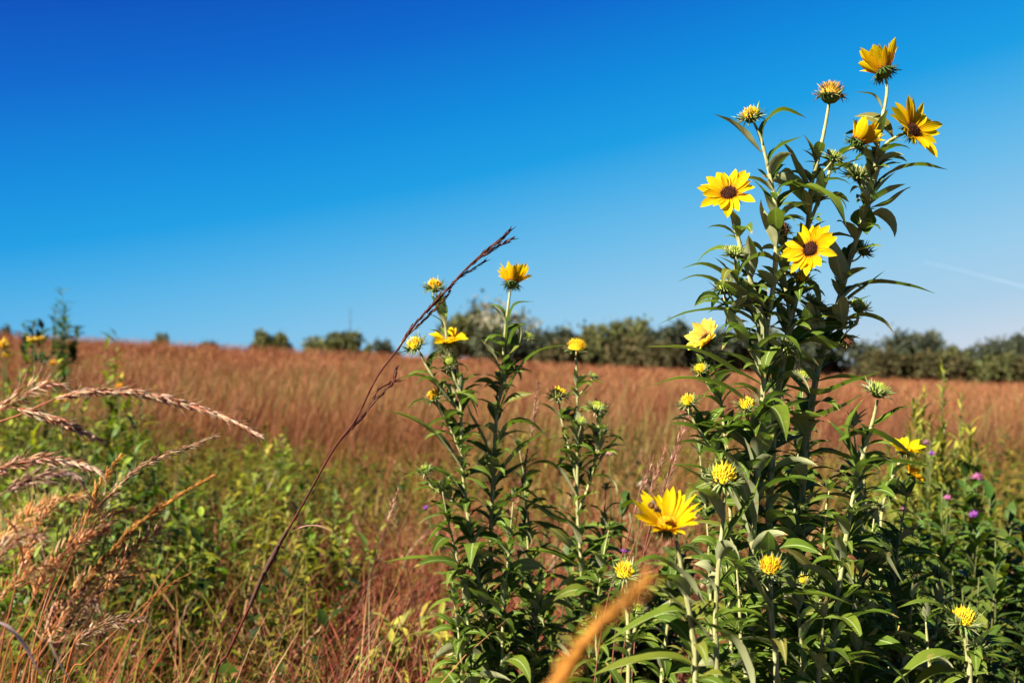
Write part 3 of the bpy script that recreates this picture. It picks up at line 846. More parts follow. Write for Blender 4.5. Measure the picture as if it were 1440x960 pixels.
grass_stalk('ragged pale plume cut by the frame edge with a broken straw', [(60, 755), (40, 752), (15, 765), (-15, 800)], [(-40, 860), (-60, 960)], .93, TAN, 1.5, .013, .42, .0024, .6, blades=[dict(p=[(-5, 725), (15, 738), (25, 760), (40, 830)], w=.006, c=PINK), dict(p=[(-10, 872), (12, 884), (35, 912), (64, 962)], w=.007, c=[(.7, .52, .45)])])
grass_stalk('small reddish seed head half hidden low among the weeds', [(212, 800), (185, 808), (160, 818), (130, 840)], [(100, 880), (70, 960)], 1.08, RED + GOLD, 1.3, .01, .28, .0022, .3)
grass_stalk('dim tan plume lying low under the golden spike', [(205, 870), (170, 872), (140, 880), (105, 905)], [(80, 940), (60, 980)], 1.15, TAN, 1.4, .012, .4, .0022, .5)
grass_stalk('slim straw with a thin spike leaning low left of the tall dark stalk', [(268, 805), (245, 818), (220, 836), (200, 852)], [(170, 880), (120, 930), (90, 970)], 1.2, GOLD, 1.1, .008, .12, .0018, .0)

for lab, hd, st, d_ in [
 ('dusty orange plume sagging lowest at the frame edge', [(90, 800), (60, 795), (30, 812), (2, 840)], [(-20, 880), (-40, 960)], .96),
 ('frayed orange plume pointing steeply up through the pale seed heads', [(78, 700), (60, 728), (44, 760), (30, 800)], [(16, 850), (-4, 960)], 1.02),
 ('small tan plume nodding beyond the curled rusty plume', [(186, 715), (160, 722), (136, 738), (112, 765)], [(90, 800), (60, 870), (40, 960)], 1.06),
 ('slender rusty plume rising beside the golden spike', [(228, 740), (200, 764), (176, 792), (150, 830)], [(120, 880), (90, 960)], 1.08),
 ('rusty plume spreading low over the comb-like one', [(175, 800), (150, 806), (126, 818), (98, 842)], [(70, 880), (45, 960)], 1.0)]:
    grass_stalk(lab, hd, st, d_, [(.66, .30, .09), (.78, .44, .17), (.42, .15, .05), (.82, .54, .28)], 1.7, .013, .42, .0021, .6)


def bluestem():
    d = 1.42
    cols = [(.075, .018, .014), (.115, .026, .017), (.16, .05, .028), (.06, .018, .016)]
    main = [(300, 965), (322, 915), (352, 850), (385, 780), (425, 710), (470, 630), (500, 590), (530, 530), (560, 490), (590, 448), (622, 414), (655, 378), (688, 348), (714, 328)]
    w = [P(x, y, d) for x, y in main]
    g = w[0] + Vector((-.05, .02, 0)); g.z = float(gz(g.x, g.y))
    path = catmull([g, w[0].lerp(g, .5)] + w, 6)
    root = empty('grass_stalk', g)
    tag(root, 'tall dark purple-brown grass stalk leaning across the field up into the blue sky', 'grass stalk', 'dry seeding grass stalks')
    sm = MB(); tube(sm, path, .0022, .0009, 7, cols[1]); sm.build('stem', M_seed, root, g)
    sh = MB()
    tube(sh, catmull([P(352, 850, d), P(368, 812, d), P(384, 782, d)], 6), .0026, .0042, 7, (.11, .05, .035))
    tube(sh, catmull([P(384, 782, d), P(394, 762, d), P(404, 745, d)], 6), .0042, .0024, 7, (.10, .045, .03)); sh.build('sheath', M_seed, root, g)
    brs = [([(520, 572), (545, 545), (552, 540), (558, 518)], 1.0), ([(523, 560), (535, 545), (548, 538), (562, 534)], 1.0), 
           ([(560, 492), (578, 462), (600, 438), (622, 412)], 1.1), ([(600, 440), (640, 396), (668, 376), (684, 366)], .9), ([(655, 380), (680, 356), (700, 340), (719, 322)], 1.4),
           ([(662, 372), (685, 356), (704, 344), (722, 336)], 1.2), ([(480, 618), (500, 596), (515, 580), (528, 560)], 1.0), ([(575, 470), (596, 450), (618, 428), (634, 408)], 1.0)]
    for pts, k in brs:
        hb = MB()
        bp = catmull([P(x, y, d + random.uniform(-.01, .01)) for x, y in pts], 6)
        tube(hb, bp, .0012, .0007, 5, cols[2])
        L = sum((b - a).length for a, b in zip(bp, bp[1:]))
        n = int(L / .0022 * k)
        for i in range(n):
            t = (i + random.random()) / n
            p, tg = along(bp, .1 + .9 * t); x, y = frame(tg); a = random.uniform(0, 6.28)
            rad = x * math.cos(a) + y * math.sin(a)
            spike(hb, p + rad * .001, (tg + rad * .22).normalized(), .010 * random.uniform(.7, 1.3), .0024, vary(random.choice(cols), .25), Vector((0, 0, 0)), 3)
        hb.build('seed_branch', M_seed, root, g)
    b = MB(); leaf_geo(b, (0, 0, 0), 0, 0, .006, fold=.5, path=[P(q[0], q[1], d) for q in ((408, 748), (430, 740), (455, 742), (482, 760))], nl=10, nw=2, col=(.55, .34, .26), petiole=.02); b.build('blade', M_grass, root, g)
    b = MB(); leaf_geo(b, (0, 0, 0), 0, 0, .004, fold=.5, path=[P(q[0], q[1], d) for q in ((395, 765), (420, 728), (445, 690), (472, 648))], nl=10, nw=2, col=(.22, .10, .05), petiole=.02); b.build('blade', M_grass, root, g)


bluestem()
grass_stalk('out of focus orange foxtail stalk close to the lens, leaning up towards the bee flower', [(918, 808), (895, 832), (865, 858), (838, 884), (812, 918), (788, 955), (760, 1000)], [(735, 1045), (700, 1120)], .46,
            [(.56, .25, .03), (.66, .33, .05), (.40, .16, .02), (.74, .42, .09)], 6.0, .0036, .26, .0010, .0, taper=False, core=.0034, r=(.0016, .0016))
for lab, dx, dd, tip in [('thin red-brown grass stem leaning behind the bee flower, tallest of its tuft', 0, 1.62, (968, 585)), ('thin red-brown grass stem with a frayed top behind the bee flower', -22, 1.66, (938, 628)),
                         ('short russet grass stem nearest the bloom with the bee', -38, 1.6, (916, 655)), ('slanting russet grass stem between the bee flower and the rust field', 14, 1.7, (952, 640))]:
    x, y = tip
    grass_stalk(lab, [(x, y), (x - 10, y + 28), (x - 24, y + 66)], [(x - 36, y + 110), (x - 62, y + 190), (x - 80, 960)], dd, [(.34, .14, .09), (.46, .22, .14), (.26, .1, .06), (.55, .33, .22)], .9, .016, .22, .0016, .5)
for lab, dd, tip, bx in [('thin tan grass tip rising between the spiky green buds and the middle stems', 2.0, (757, 540), 700), ('red grass stem leaning inside the middle group, partly hidden by leaves', 1.9, (742, 632), 690), ('dry reddish grass stem lying across the ground left of the middle group', 2.1, (548, 700), 610),
                         ('pale dry straw rising by the dark tall stalk', 1.95, (560, 690), 470)]:
    x, y = tip
    m = lambda f: (x + (bx - x) * f, y + (960 - y) * f)
    grass_stalk(lab, [(x, y), m(.08), m(.18)], [m(.4), m(.7), m(1)], dd, RED + TAN[:2], .8, .013, .18, .0018, .3)

# dead sunflower leaf on the ground
dl = MB()
leaf_geo(dl, (0, 0, 0), 0, 0, .05, fold=.4, path=[P(690, 952, 1.86), P(665, 935, 1.85), P(640, 925, 1.86), P(622, 918, 1.9)], nl=10, nw=4, col=(.62, .47, .22))
tag(dl.build('dead_leaf', M_grass, None, P(690, 952, 1.86)), 'curled tan dead leaf resting low at the foot of the middle group', 'dead leaf')


# ================================================================== mass vegetation (numpy)
def np_object(name, V, Fq, C, mat, kind='stuff'):
    me = bpy.data.meshes.new(name)
    nv, nf = len(V), len(Fq)
    k = Fq.shape[1]
    me.vertices.add(nv); me.vertices.foreach_set('co', V.astype(np.float32).ravel())
    me.loops.add(nf * k); me.loops.foreach_set('vertex_index', Fq.astype(np.int32).ravel())
    me.polygons.add(nf); me.polygons.foreach_set('loop_start', np.arange(0, nf * k, k, dtype=np.int32))
    me.polygons.foreach_set('use_smooth', np.ones(nf, bool))
    me.update(calc_edges=True)
    ca = me.color_attributes.new('tint', 'FLOAT_COLOR', 'POINT')
    cc = np.ones((nv, 4), np.float32); cc[:, :3] = C
    ca.data.foreach_set('color', cc.ravel())
    me.materials.append(mat)
    o = bpy.data.objects.new(name, me); COL.objects.link(o)
    if kind: o['kind'] = kind
    return o


def blades(base, az, lean, H, W, bend, C, nseg=4, face=None, tipc=None):
    """ribbons that lean over along az"""
    n = len(base)
    fz = rng.uniform(0, 2 * np.pi, n) if face is None else face
    sx, sy = np.cos(fz), np.sin(fz)
    t = np.linspace(0, 1, nseg + 1)
    V = np.zeros((n, nseg + 1, 2, 3)); CC = np.zeros((n, nseg + 1, 2, 3))
    p = base.copy()
    for i, ti in enumerate(t):
        w = W * (1 - ti) ** 0.6 * 0.5 + W * .04
        V[:, i, 0] = p + np.stack([sx * w, sy * w, 0 * w], 1); V[:, i, 1] = p - np.stack([sx * w, sy * w, 0 * w], 1)
        c = C if tipc is None else C * (1 - ti) + tipc * ti
        CC[:, i, 0] = c; CC[:, i, 1] = c
        e = lean + bend * (ti + 0.5 / nseg) ** 1.5
        step = H / nseg
        p = p + np.stack([np.sin(e) * np.cos(az) * step, np.sin(e) * np.sin(az) * step, np.cos(e) * step], 1)
    k = (nseg + 1) * 2
    q = []
    for i in range(nseg):
        q.append([2 * i, 2 * i + 1, 2 * i + 3, 2 * i + 2])
    q = np.array(q)
    Fq = (np.arange(n)[:, None, None] * k + q[None]).reshape(-1, 4)
    return V.reshape(-1, 3), Fq, CC.reshape(-1, 3)


def leaves_np(base, d, up, L, W, C):
    """small keeled leaves: 5 verts, 4 triangles as quads-degenerate avoided (tris)"""
    n = len(base)
    s = np.cross(d, up); s /= np.linalg.norm(s, axis=1, keepdims=True) + 1e-9
    u = np.cross(s, d)
    V = np.zeros((n, 7, 3))
    V[:, 0] = base
    V[:, 1] = base + d * (L * .42)[:, None] + s * (W * .5)[:, None] + u * (W * .18)[:, None]
    V[:, 2] = base + d * (L * .42)[:, None] + u * (L * .03)[:, None]
    V[:, 3] = base + d * (L * .42)[:, None] - s * (W * .5)[:, None] + u * (W * .18)[:, None]
    V[:, 4] = base + d * (L * .78)[:, None] + s * (W * .3)[:, None] - u * (L * .04)[:, None]
    V[:, 5] = base + d * (L * .78)[:, None] - s * (W * .3)[:, None] - u * (L * .04)[:, None]
    V[:, 6] = base + d * L[:, None] - u * (L * .16)[:, None]
    T = np.array([[0, 1, 2], [0, 2, 3], [1, 4, 2], [2, 5, 3], [2, 4, 6], [2, 6, 5]])
    Fq = (np.arange(n)[:, None, None] * 7 + T[None]).reshape(-1, 3)
    return V.reshape(-1, 3), Fq, np.repeat(C, 7, 0)


def cat(parts):
    V = []; Fs = []; C = []; o = 0
    for v, f, c in parts:
        V.append(v); Fs.append(f + o); C.append(c); o += len(v)
    return np.concatenate(V), np.concatenate(Fs), np.concatenate(C)


def wedge(n, y0, y1, half=0.60, pw=1.0, margin=.4):
    y = (rng.uniform(y0 ** (pw + 1), y1 ** (pw + 1), n)) ** (1 / (pw + 1))
    x = rng.uniform(-1, 1, n) * (half * y + margin)
    return x, y


def pick(cols, n, a=.25):
    cols = np.array(cols)
    c = cols[rng.integers(0, len(cols), n)]
    return c * (1 + rng.uniform(-a, a, (n, 1))) * (1 + rng.uniform(-.08, .08, (n, 3)))


def pos(x, y, dz=0.0):
    return np.stack([x, y, gz(x, y) + dz], 1)


def patch(x, y, s, o=0.0):
    """slow noise 0..1 for patches of growth"""
    return .5 + .25 * (np.sin(x * s + 1.3 + o) * np.cos(y * s * .8 + .4 + o * 2) + np.sin(x * s * 2.3 + y * s * 1.7 + o) * .6 + np.sin(y * s * 2.9 - x * s * .7 + 2 + o) * .4)


# --- rust coloured prairie grass filling the field
FIELD = [(.27, .085, .030), (.33, .115, .042), (.20, .062, .026), (.30, .13, .05), (.24, .11, .035), (.14, .05, .025), (.20, .075, .045)]
parts = []
for (n, y0, y1, W, H, ns) in [(9000, 5.6, 8, .0045, (.40, .70), 5), (34000, 7.4, 15, .0065, (.42, .80), 4), (42000, 14, 28, .013, (.42, .76), 3), (36000, 27, 75, .036, (.42, .72), 3)]:
    x, y = wedge(n, y0, y1)
    if y0 < 6:
        keep = rng.random(n) < smooth(5.5, 8, y) * .8
        x, y = x[keep], y[keep]
    n = len(x)
    h = rng.uniform(H[0], H[1], n) * (.72 + .5 * patch(x, y, .8))
    c = pick(FIELD, n, .22) * (.62 + .75 * patch(x, y, .35, 2) * (.6 + .8 * patch(x, y, 1.1, 7)))[:, None]
    green = (patch(x, y, .6, 5) > .58) & (rng.random(n) < .55) & (y < 30)
    c[green] = pick([(.22, .20, .05), (.30, .24, .07)], green.sum())
    parts.append(blades(pos(x, y), rng.normal(.2, 1.1, n), np.abs(rng.normal(.06, .12, n)), h, np.full(n, W) * rng.uniform(.6, 1.4, n), rng.uniform(.1, 1.0, n), c, ns))
V, Fq, C = cat(parts)
np_object('prairie_grass', V, Fq, C, M_grass)

# --- feathery tops of the field grass (short spreading fingers)
parts = []
for (n, y0, y1, W) in [(5000, 7, 10, .006), (14000, 10, 22, .012), (12000, 20, 50, .03)]:
    x, y = wedge(n, y0, y1)
    n = len(x)
    z = rng.uniform(.42, .68, n)
    parts.append(blades(pos(x, y, 0) + np.stack([0 * x, 0 * x, z], 1), rng.uniform(0, 6.28, n), rng.uniform(.1, .7, n), rng.uniform(.05, .13, n), np.full(n, W * .6), rng.uniform(.1, .6, n), pick([(.42, .17, .065), (.50, .24, .11), (.32, .105, .045)], n, .2), 2))
V, Fq, C = cat(parts)
np_object('prairie_grass', V, Fq, C, M_grass)

# --- green weeds of the undergrowth
n0 = 11000
x, y = wedge(n0, 1.55, 10.0, pw=.6)
rel = x / y
lefty = 1 - smooth(-.26, -.07, rel); righty = smooth(.30, .42, rel)
prob = np.clip(.24 + .38 * smooth(3.0, 5.0, y) + .55 * np.maximum(lefty, righty) * 1.0, 0, 1) * (1 - smooth(6.0, 10.0, y)) * np.clip(1.9 * patch(x, y, 2.2) - .25, .08, 1.3)
keep = rng.random(n0) < prob
x, y, rel, lefty, righty = x[keep], y[keep], rel[keep], lefty[keep], righty[keep]
nw_ = len(x)
hh = (.14 + .30 * np.maximum(np.maximum(lefty, righty * .9), .75 * smooth(3.2, 5.5, y)) * rng.uniform(.5, 1.15, nw_)) * (.45 + 1.1 * patch(x, y, 1.6, 3))
hh = np.where(y < 2.3, hh * .75, hh)
WG = [(.095, .125, .006), (.18, .18, .008), (.03, .055, .004), (.20, .20, .012), (.13, .17, .010), (.27, .23, .02), (.022, .04, .004), (.22, .09, .022), (.13, .14, .008)]
lp = []; sp = []
waz = rng.uniform(0, 6.28, nw_); wl = np.abs(rng.normal(.12, .14, nw_))
sidx = np.clip((patch(x, y, 1.1, 9) + rng.normal(0, .13, nw_)) * len(WG), 0, len(WG) - 1).astype(int)
wc = np.array(WG)[sidx] * (1 + rng.uniform(-.3, .3, (nw_, 1)))
wnar = np.array([.42, .2, .5, .26, .14, .3, .45, .22, .16])[sidx]
sp.append(blades(pos(x, y), waz, wl, hh, np.full(nw_, .004), np.full(nw_, .3), wc * .8 + .02, 3))
lsz = rng.uniform(.6, 1.9, nw_) ** 1.0
per = 19
for k in range(per):
    t = (k + rng.random(nw_)) / per
    e = wl + .3 * t * .5
    b = pos(x, y) + np.stack([np.sin(e) * np.cos(waz) * hh * t, np.sin(e) * np.sin(waz) * hh * t, np.cos(e) * hh * t], 1)
    a = rng.uniform(0, 6.28, nw_); el = rng.uniform(-.3, 1.0, nw_)
    d = np.stack([np.cos(a) * np.cos(el), np.sin(a) * np.cos(el), np.sin(el)], 1)
    up = np.stack([-np.cos(a) * np.sin(el), -np.sin(a) * np.sin(el), np.cos(el)], 1) + rng.normal(0, .25, (nw_, 3))
    L = rng.uniform(.022, .055, nw_) * (1.1 - .4 * t) * lsz
    lp.append(leaves_np(b, d, up, L, L * wnar * rng.uniform(.7, 1.3, nw_), wc * rng.uniform(.8, 1.2, (nw_, 1))))
V, Fq, C = cat(lp); np_object('undergrowth', V, Fq, C, M_weed)
V, Fq, C = cat(sp); np_object('undergrowth', V, Fq, C, M_weed)

# --- green and yellow grass blades standing in the weeds
n = 24000
x, y = wedge(n, 1.6, 9.5, pw=.7)
rel = x / y
keep = rng.random(n) < (.25 + .5 * smooth(3.5, 5.5, y) + .75 * np.maximum(1 - smooth(-.24, .0, rel), smooth(.28, .4, rel))) * (1 - .8 * smooth(6, 9.5, y))
x, y = x[keep], y[keep]; n = len(x)
V, Fq, C = blades(pos(x, y), rng.uniform(0, 6.28, n), np.abs(rng.normal(.15, .2, n)), rng.uniform(.15, .5, n), rng.uniform(.0018, .0058, n), rng.uniform(.2, 1.7, n), pick([(.20, .21, .02), (.30, .26, .03), (.12, .15, .015), (.40, .31, .07), (.36, .20, .06), (.30, .10, .04)], n, .25), 5)
np_object('meadow_grass', V, Fq, C, M_grass)

# --- tangled dead grass: rust, tan and straw
n = 26000
x, y = wedge(n, 1.45, 8.5, pw=.5)
rel = x / y
keep = rng.random(n) < (.42 + .58 * smooth(-.30, -.05, rel) * (1 - .4 * smooth(.3, .42, rel)))
x, y = x[keep], y[keep]; n = len(x)
V, Fq, C = blades(pos(x, y, 0) + np.stack([0 * x, 0 * x, rng.uniform(0, .14, n)], 1), rng.uniform(0, 6.28, n), rng.uniform(.3, 1.45, n), rng.uniform(.1, .42, n), rng.uniform(.002, .007, n), rng.uniform(-.2, 1.2, n), pick([(.27, .070, .030), (.36, .11, .045), (.18, .045, .022), (.44, .25, .10), (.32, .10, .05), (.58, .42, .22), (.24, .065, .04), (.13, .035, .02)], n, .25), 5)
np_object('dead_grass', V, Fq, C, M_grass)
# --- thin red and straw stems close by among the seed heads
n = 260
yy = rng.uniform(1.05, 2.0, n); xx = rng.uniform(-.56, -.16, n) * yy
V, Fq, C = blades(pos(xx, yy), rng.normal(.6, .7, n), np.abs(rng.normal(.22, .2, n)), rng.uniform(.3, .62, n), rng.uniform(.0022, .005, n), rng.uniform(.1, .9, n), pick([(.26, .07, .035), (.34, .12, .05), (.46, .27, .12), (.20, .05, .03), (.15, .16, .03), (.40, .20, .08)], n, .25), 6)
np_object('dead_grass', V, Fq, C, M_grass)
# --- rust-red grass lying in the open middle
n = 4200
yy = rng.uniform(1.7, 4.4, n); xx = (rng.uniform(-.20, .14, n) + rng.normal(0, .03, n)) * yy
V, Fq, C = blades(pos(xx, yy) + np.stack([0 * xx, 0 * xx, rng.uniform(0, .1, n)], 1), rng.uniform(0, 6.28, n), rng.uniform(.3, 1.4, n), rng.uniform(.12, .42, n), rng.uniform(.0018, .005, n), rng.uniform(-.2, 1.0, n), pick([(.32, .075, .035), (.40, .12, .055), (.24, .05, .025), (.46, .22, .12), (.30, .09, .06)], n, .25), 5)
np_object('dead_grass', V, Fq, C, M_grass)
# --- litter: dead curled leaves
n = 5200
x, y = wedge(n, 1.5, 5, pw=.4)
a = rng.uniform(0, 6.28, n); el = rng.uniform(-.5, .9, n)
d = np.stack([np.cos(a) * np.cos(el), np.sin(a) * np.cos(el), np.sin(el)], 1)
up = np.stack([0 * a, 0 * a, 1 + 0 * a], 1) + rng.normal(0, .5, (n, 3))
L = rng.uniform(.02, .07, n)
V, Fq, C = leaves_np(pos(x, y, 0) + np.stack([0 * x, 0 * x, rng.uniform(.01, .16, n)], 1), d, up, L, L * rng.uniform(.15, .4, n), pick([(.34, .14, .06), (.46, .27, .12), (.24, .08, .04), (.10, .12, .012), (.14, .15, .02), (.55, .42, .24), (.30, .09, .05)], n))
np_object('leaf_litter', V, Fq, C, M_weed)


# ================================================================== single plants in the middle distance
def wild_plant(name, label, cat_, px, py_top, dist, hcol, leafL=(.03, .08), nleaf=60, stems=5, spread=.10, blooms=(), group=None, narrow=.2, stemc=None, base_py=None, elr=(.1, 1.2), hmin=.6, tmin=.12):
    top = P(px, py_top, dist)
    g = Vector((top.x, top.y, float(gz(top.x, top.y))))
    root = empty(name, g)
    tag(root, label, cat_, group)
    H = max(top.z - g.z, .15)
    sm = MB(); lm = MB()
    for s in range(stems):
        a = random.uniform(0, 6.28); k = 0 if s == 0 else random.uniform(.3, 1)
        tip = g + Vector((math.cos(a) * spread * k, math.sin(a) * spread * k, H * (1 if s == 0 else random.uniform(hmin, .97))))
        pth = catmull([g + Vector((math.cos(a) * .02, math.sin(a) * .02, -.01)), g.lerp(tip, .5) + Vector((math.cos(a) * spread * k * .2, 0, 0)), tip], 6)
        tube(sm, pth, .004, .0015, 5, stemc or (.16, .17, .05))
        for i in range(nleaf // stems):
            t = tmin + (1 - tmin) * (i + random.random()) / (nleaf // stems)
            p, tg = along(pth, t)
            L = random.uniform(*leafL) * (1.15 - .5 * t) * 1.25
            leaf_geo(lm, p, random.uniform(0, 6.28), L, L * random.uniform(.8, 1.2) * narrow, a0=random.uniform(*elr), droop=random.uniform(.3, 1.4), fold=.3, nl=4, nw=2, col=vary(tuple(q * 1.5 for q in random.choice(hcol)), .25))
    sm.build('stem', M_weed, root, g); lm.build('foliage', M_weed, root, g)
    for (bx, by, r_, bc) in blooms:
        fb = MB(); c = P(bx, by, dist - .03)
        for i in range(46):
            q = Vector((random.gauss(0, 1), random.gauss(0, 1), abs(random.gauss(0, 1)) + .2)).normalized()
            spike(fb, c + q * r_ * .2, q, r_ * random.uniform(.6, 1.1), r_ * .35, vary(random.choice(bc), .2), Vector((0, 0, 0)), 3)
        tube(fb, [c + Vector((0, .0, -.004)), c.lerp(g, .2) + Vector((0, .01, -.02)), c.lerp(Vector((g.x, g.y, c.z - .1)), .6)], .0016, .0016, 5, (.16, .18, .05))
        fb.build('flower_head', M_bract, root, g)
    return root


DKG = [(.020, .045, .010), (.03, .06, .012), (.015, .035, .010)]
OLV = [(.22, .22, .03), (.30, .27, .035), (.15, .17, .03)]
LIM = [(.13, .18, .02), (.20, .23, .03), (.09, .13, .02)]
YEL = [(.80, .48, .01), (.85, .55, .02), (.6, .33, .01)]
PUR = [(.26, .05, .32), (.38, .10, .42), (.20, .03, .28)]
MAG = [(.45, .12, .28), (.55, .22, .32), (.36, .08, .26)]
# dark bushy weed on the skyline
wild_plant('dark_weed', 'dark green weed standing up alone above the field against the sky', 'weed', 88, 404, 7.5, [(.04, .08, .014), (.06, .10, .02)], (.07, .15), 110, 4, .06, hmin=.85, tmin=.5, narrow=.22, elr=(.2, 1.0))
wild_plant('dark_weed', 'low dark bushy weed at the foot of the weed on the skyline', 'weed', 76, 446, 7.7, DKG, (.08, .15), 150, 10, .22, narrow=.38, hmin=.93, tmin=.72)
wild_plant('goldenrod', 'yellow-green goldenrod spire standing taller than the weeds around it in front of the field', 'goldenrod', 163, 466, 4.3, LIM + OLV, (.07, .13), 150, 5, .08, narrow=.2, hmin=.75, tmin=.4)
for lab, px, pt, d_, bl in [
    ('green weed with bright yellow blooms cut by the frame edge', 8, 484, 4.6, [(4, 489, .042, YEL), (10, 502, .028, YEL)]),
    ('green weed with a soft yellow bloom under the dark skyline weed', 50, 476, 4.7, [(48, 481, .034, YEL), (60, 478, .02, YEL)]),
    ('green weed with one small orange bloom lower than its neighbours', 78, 505, 4.2, [(76, 513, .022, [(.8, .35, .01)])]),
    ('leafy weed with one orange bloom behind the long arching seed head', 168, 540, 3.6, [(169, 546, .02, [(.85, .38, .01)])]),
    ('leafy weed with a yellow bloom just under the base of the arching seed head', 90, 555, 3.4, [(87, 565, .024, YEL)])]:
    wild_plant('yellow_wildflower', lab, 'wildflower', px, pt, d_, LIM + OLV, (.05, .10), 200, 8, .16, bl, 'yellow wildflowers in the weeds', .25, tmin=.4)
for lab, px, pt, d_, st in [('tall thin yellow-green weed spire highest of the tuft in front of the rust field', 1326, 520, 3.2, 3), ('yellow-green weed with upright spires beside the tallest spire', 1300, 550, 3.3, 6), ('yellow-green weed with spires farthest from the sunflower clump', 1352, 556, 3.3, 5), ('olive weed with short spires touching the sunflower clump', 1284, 568, 3.0, 5)]:
    wild_plant('spire_weed', lab, 'weed', px, pt, d_, OLV, (.035, .09), 340, st + 3, .15, group='yellow-green spire weeds', narrow=.18, elr=(.7, 1.4), tmin=.45)
wild_plant('aster', 'bushy green aster with a pink bloom at its top', 'aster', 1372, 648, 2.6, [(.05, .09, .015), (.09, .14, .02)], (.045, .085), 520, 15, .16, [(1374, 674, .017, MAG), (1384, 680, .012, PUR)], 'asters among the weeds', .45, tmin=.35)
wild_plant('aster', 'green aster with a deep purple and an orange bloom close together', 'aster', 1392, 700, 2.4, [(.04, .08, .012), (.08, .12, .02)], (.045, .085), 520, 15, .17, [(1370, 727, .016, PUR), (1366, 739, .014, [(.8, .36, .02)]), (1374, 760, .014, [(.55, .5, .55)])], 'asters among the weeds', .45, tmin=.35)
wild_plant('aster', 'dim aster with a violet bloom behind the yellow and orange pair', 'aster', 1308, 620, 2.7, LIM, (.03, .06), 130, 8, .14, [(1310, 640, .013, PUR), (1304, 625, .014, [(.35, .16, .2)])], 'asters among the weeds', .4, tmin=.35)
wild_plant('aster', 'low aster with faded pink buds between the sunflower clump and the purple bloom', 'aster', 1325, 685, 2.3, [(.05, .09, .012), (.12, .14, .02)], (.045, .085), 420, 14, .17, [(1333, 702, .011, MAG), (1270, 718, .009, MAG)], 'asters among the weeds', .45, tmin=.35)
wild_plant('aster', 'aster with a small violet bloom beside the bud near the orange foxtail', 'aster', 875, 700, 2.2, [(.04, .075, .012), (.08, .11, .02), (.14, .15, .025)], (.045, .085), 520, 15, .18, [(878, 777, .010, PUR), (858, 640, .013, [(.5, .3, .25)]), (902, 684, .012, [(.55, .45, .3)])], 'asters among the weeds', .45, tmin=.35)
wild_plant('aster', 'aster with pale pink buds glimpsed between the middle stems', 'aster', 738, 672, 2.5, LIM, (.03, .06), 110, 7, .14, [(736, 680, .012, MAG), (600, 716, .010, PUR)], 'asters among the weeds', .4, tmin=.35)
for lab, px, pt, d_, cc in [('leafy olive bush low behind the dead leaf and middle stems', 620, 860, 2.5, OLV), ('leafy green bush low under the tall dark stalk', 470, 690, 3.4, LIM + OLV), ('yellow-green bush against the foot of the rust field behind the tall dark stalk', 400, 610, 4.4, OLV + LIM), ('green bush in the middle of the weeds behind the golden spike', 250, 690, 3.0, LIM),
                            ('dark green bush under the long arching seed head', 190, 590, 3.3, [(.04, .08, .012), (.08, .12, .02)]), ('broad green bush behind the orange plumes', 60, 640, 2.8, LIM), ('dark bush in the shade at the foot of the asters', 1400, 760, 2.1, [(.03, .06, .01), (.05, .08, .012)]), ('dark low bush beside the corner sunflower', 1340, 800, 1.9, [(.035, .06, .01), (.06, .09, .014)])]:
    wild_plant('weed_bush', lab, 'weed', px, pt, d_, cc, (.04, .09), 420, 14, .24, group='leafy weeds', narrow=.3)

# ================================================================== trees on the skyline
def crown_mesh(name, col, n=5200, lobes=15, seed=0, spiky=0.0):
    r = np.random.default_rng(seed)
    cs = []; 
    for i in range(lobes):
        a = r.uniform(0, 6.28); q = r.uniform(.1, .70)
        cs.append((math.cos(a) * q, math.sin(a) * q, r.uniform(.25, .80), r.uniform(.14, .40)))
    cs.append((0, 0, .72, .28))
    k = r.integers(0, len(cs), n)
    cc = np.array(cs)[k]
    u = r.normal(0, 1, (n, 3)); u /= np.linalg.norm(u, axis=1, keepdims=True)
    rad = cc[:, 3] * r.uniform(.5, 1.0, n) * (1 + .45 * (r.random(n) < .10))
    p = cc[:, :3] + u * rad[:, None] * np.array([1, 1, .8])
    d = u + r.normal(0, .7, (n, 3)); d /= np.linalg.norm(d, axis=1, keepdims=True)
    L = r.uniform(.045, .11, n)
    lobec = r.uniform(.75, 1.3, len(cs))[k]
    base = np.array(col)[r.integers(0, len(col), n)] * lobec[:, None] * r.uniform(.85, 1.15, (n, 1))
    p[:, 2] = (p[:, 2] - p[:, 2].min()) / np.ptp(p[:, 2]) * .92 + .08
    p[:, :2] *= .8 / np.abs(p[:, :2]).max()
    up = np.tile([0., 0., 1.], (n, 1)) + r.normal(0, .4, (n, 3))
    V, Fq, C = leaves_np(p, d, up, L, L * .75, base)
    o = np_object(name, V, Fq, C, M_treeleaf, None)
    return o


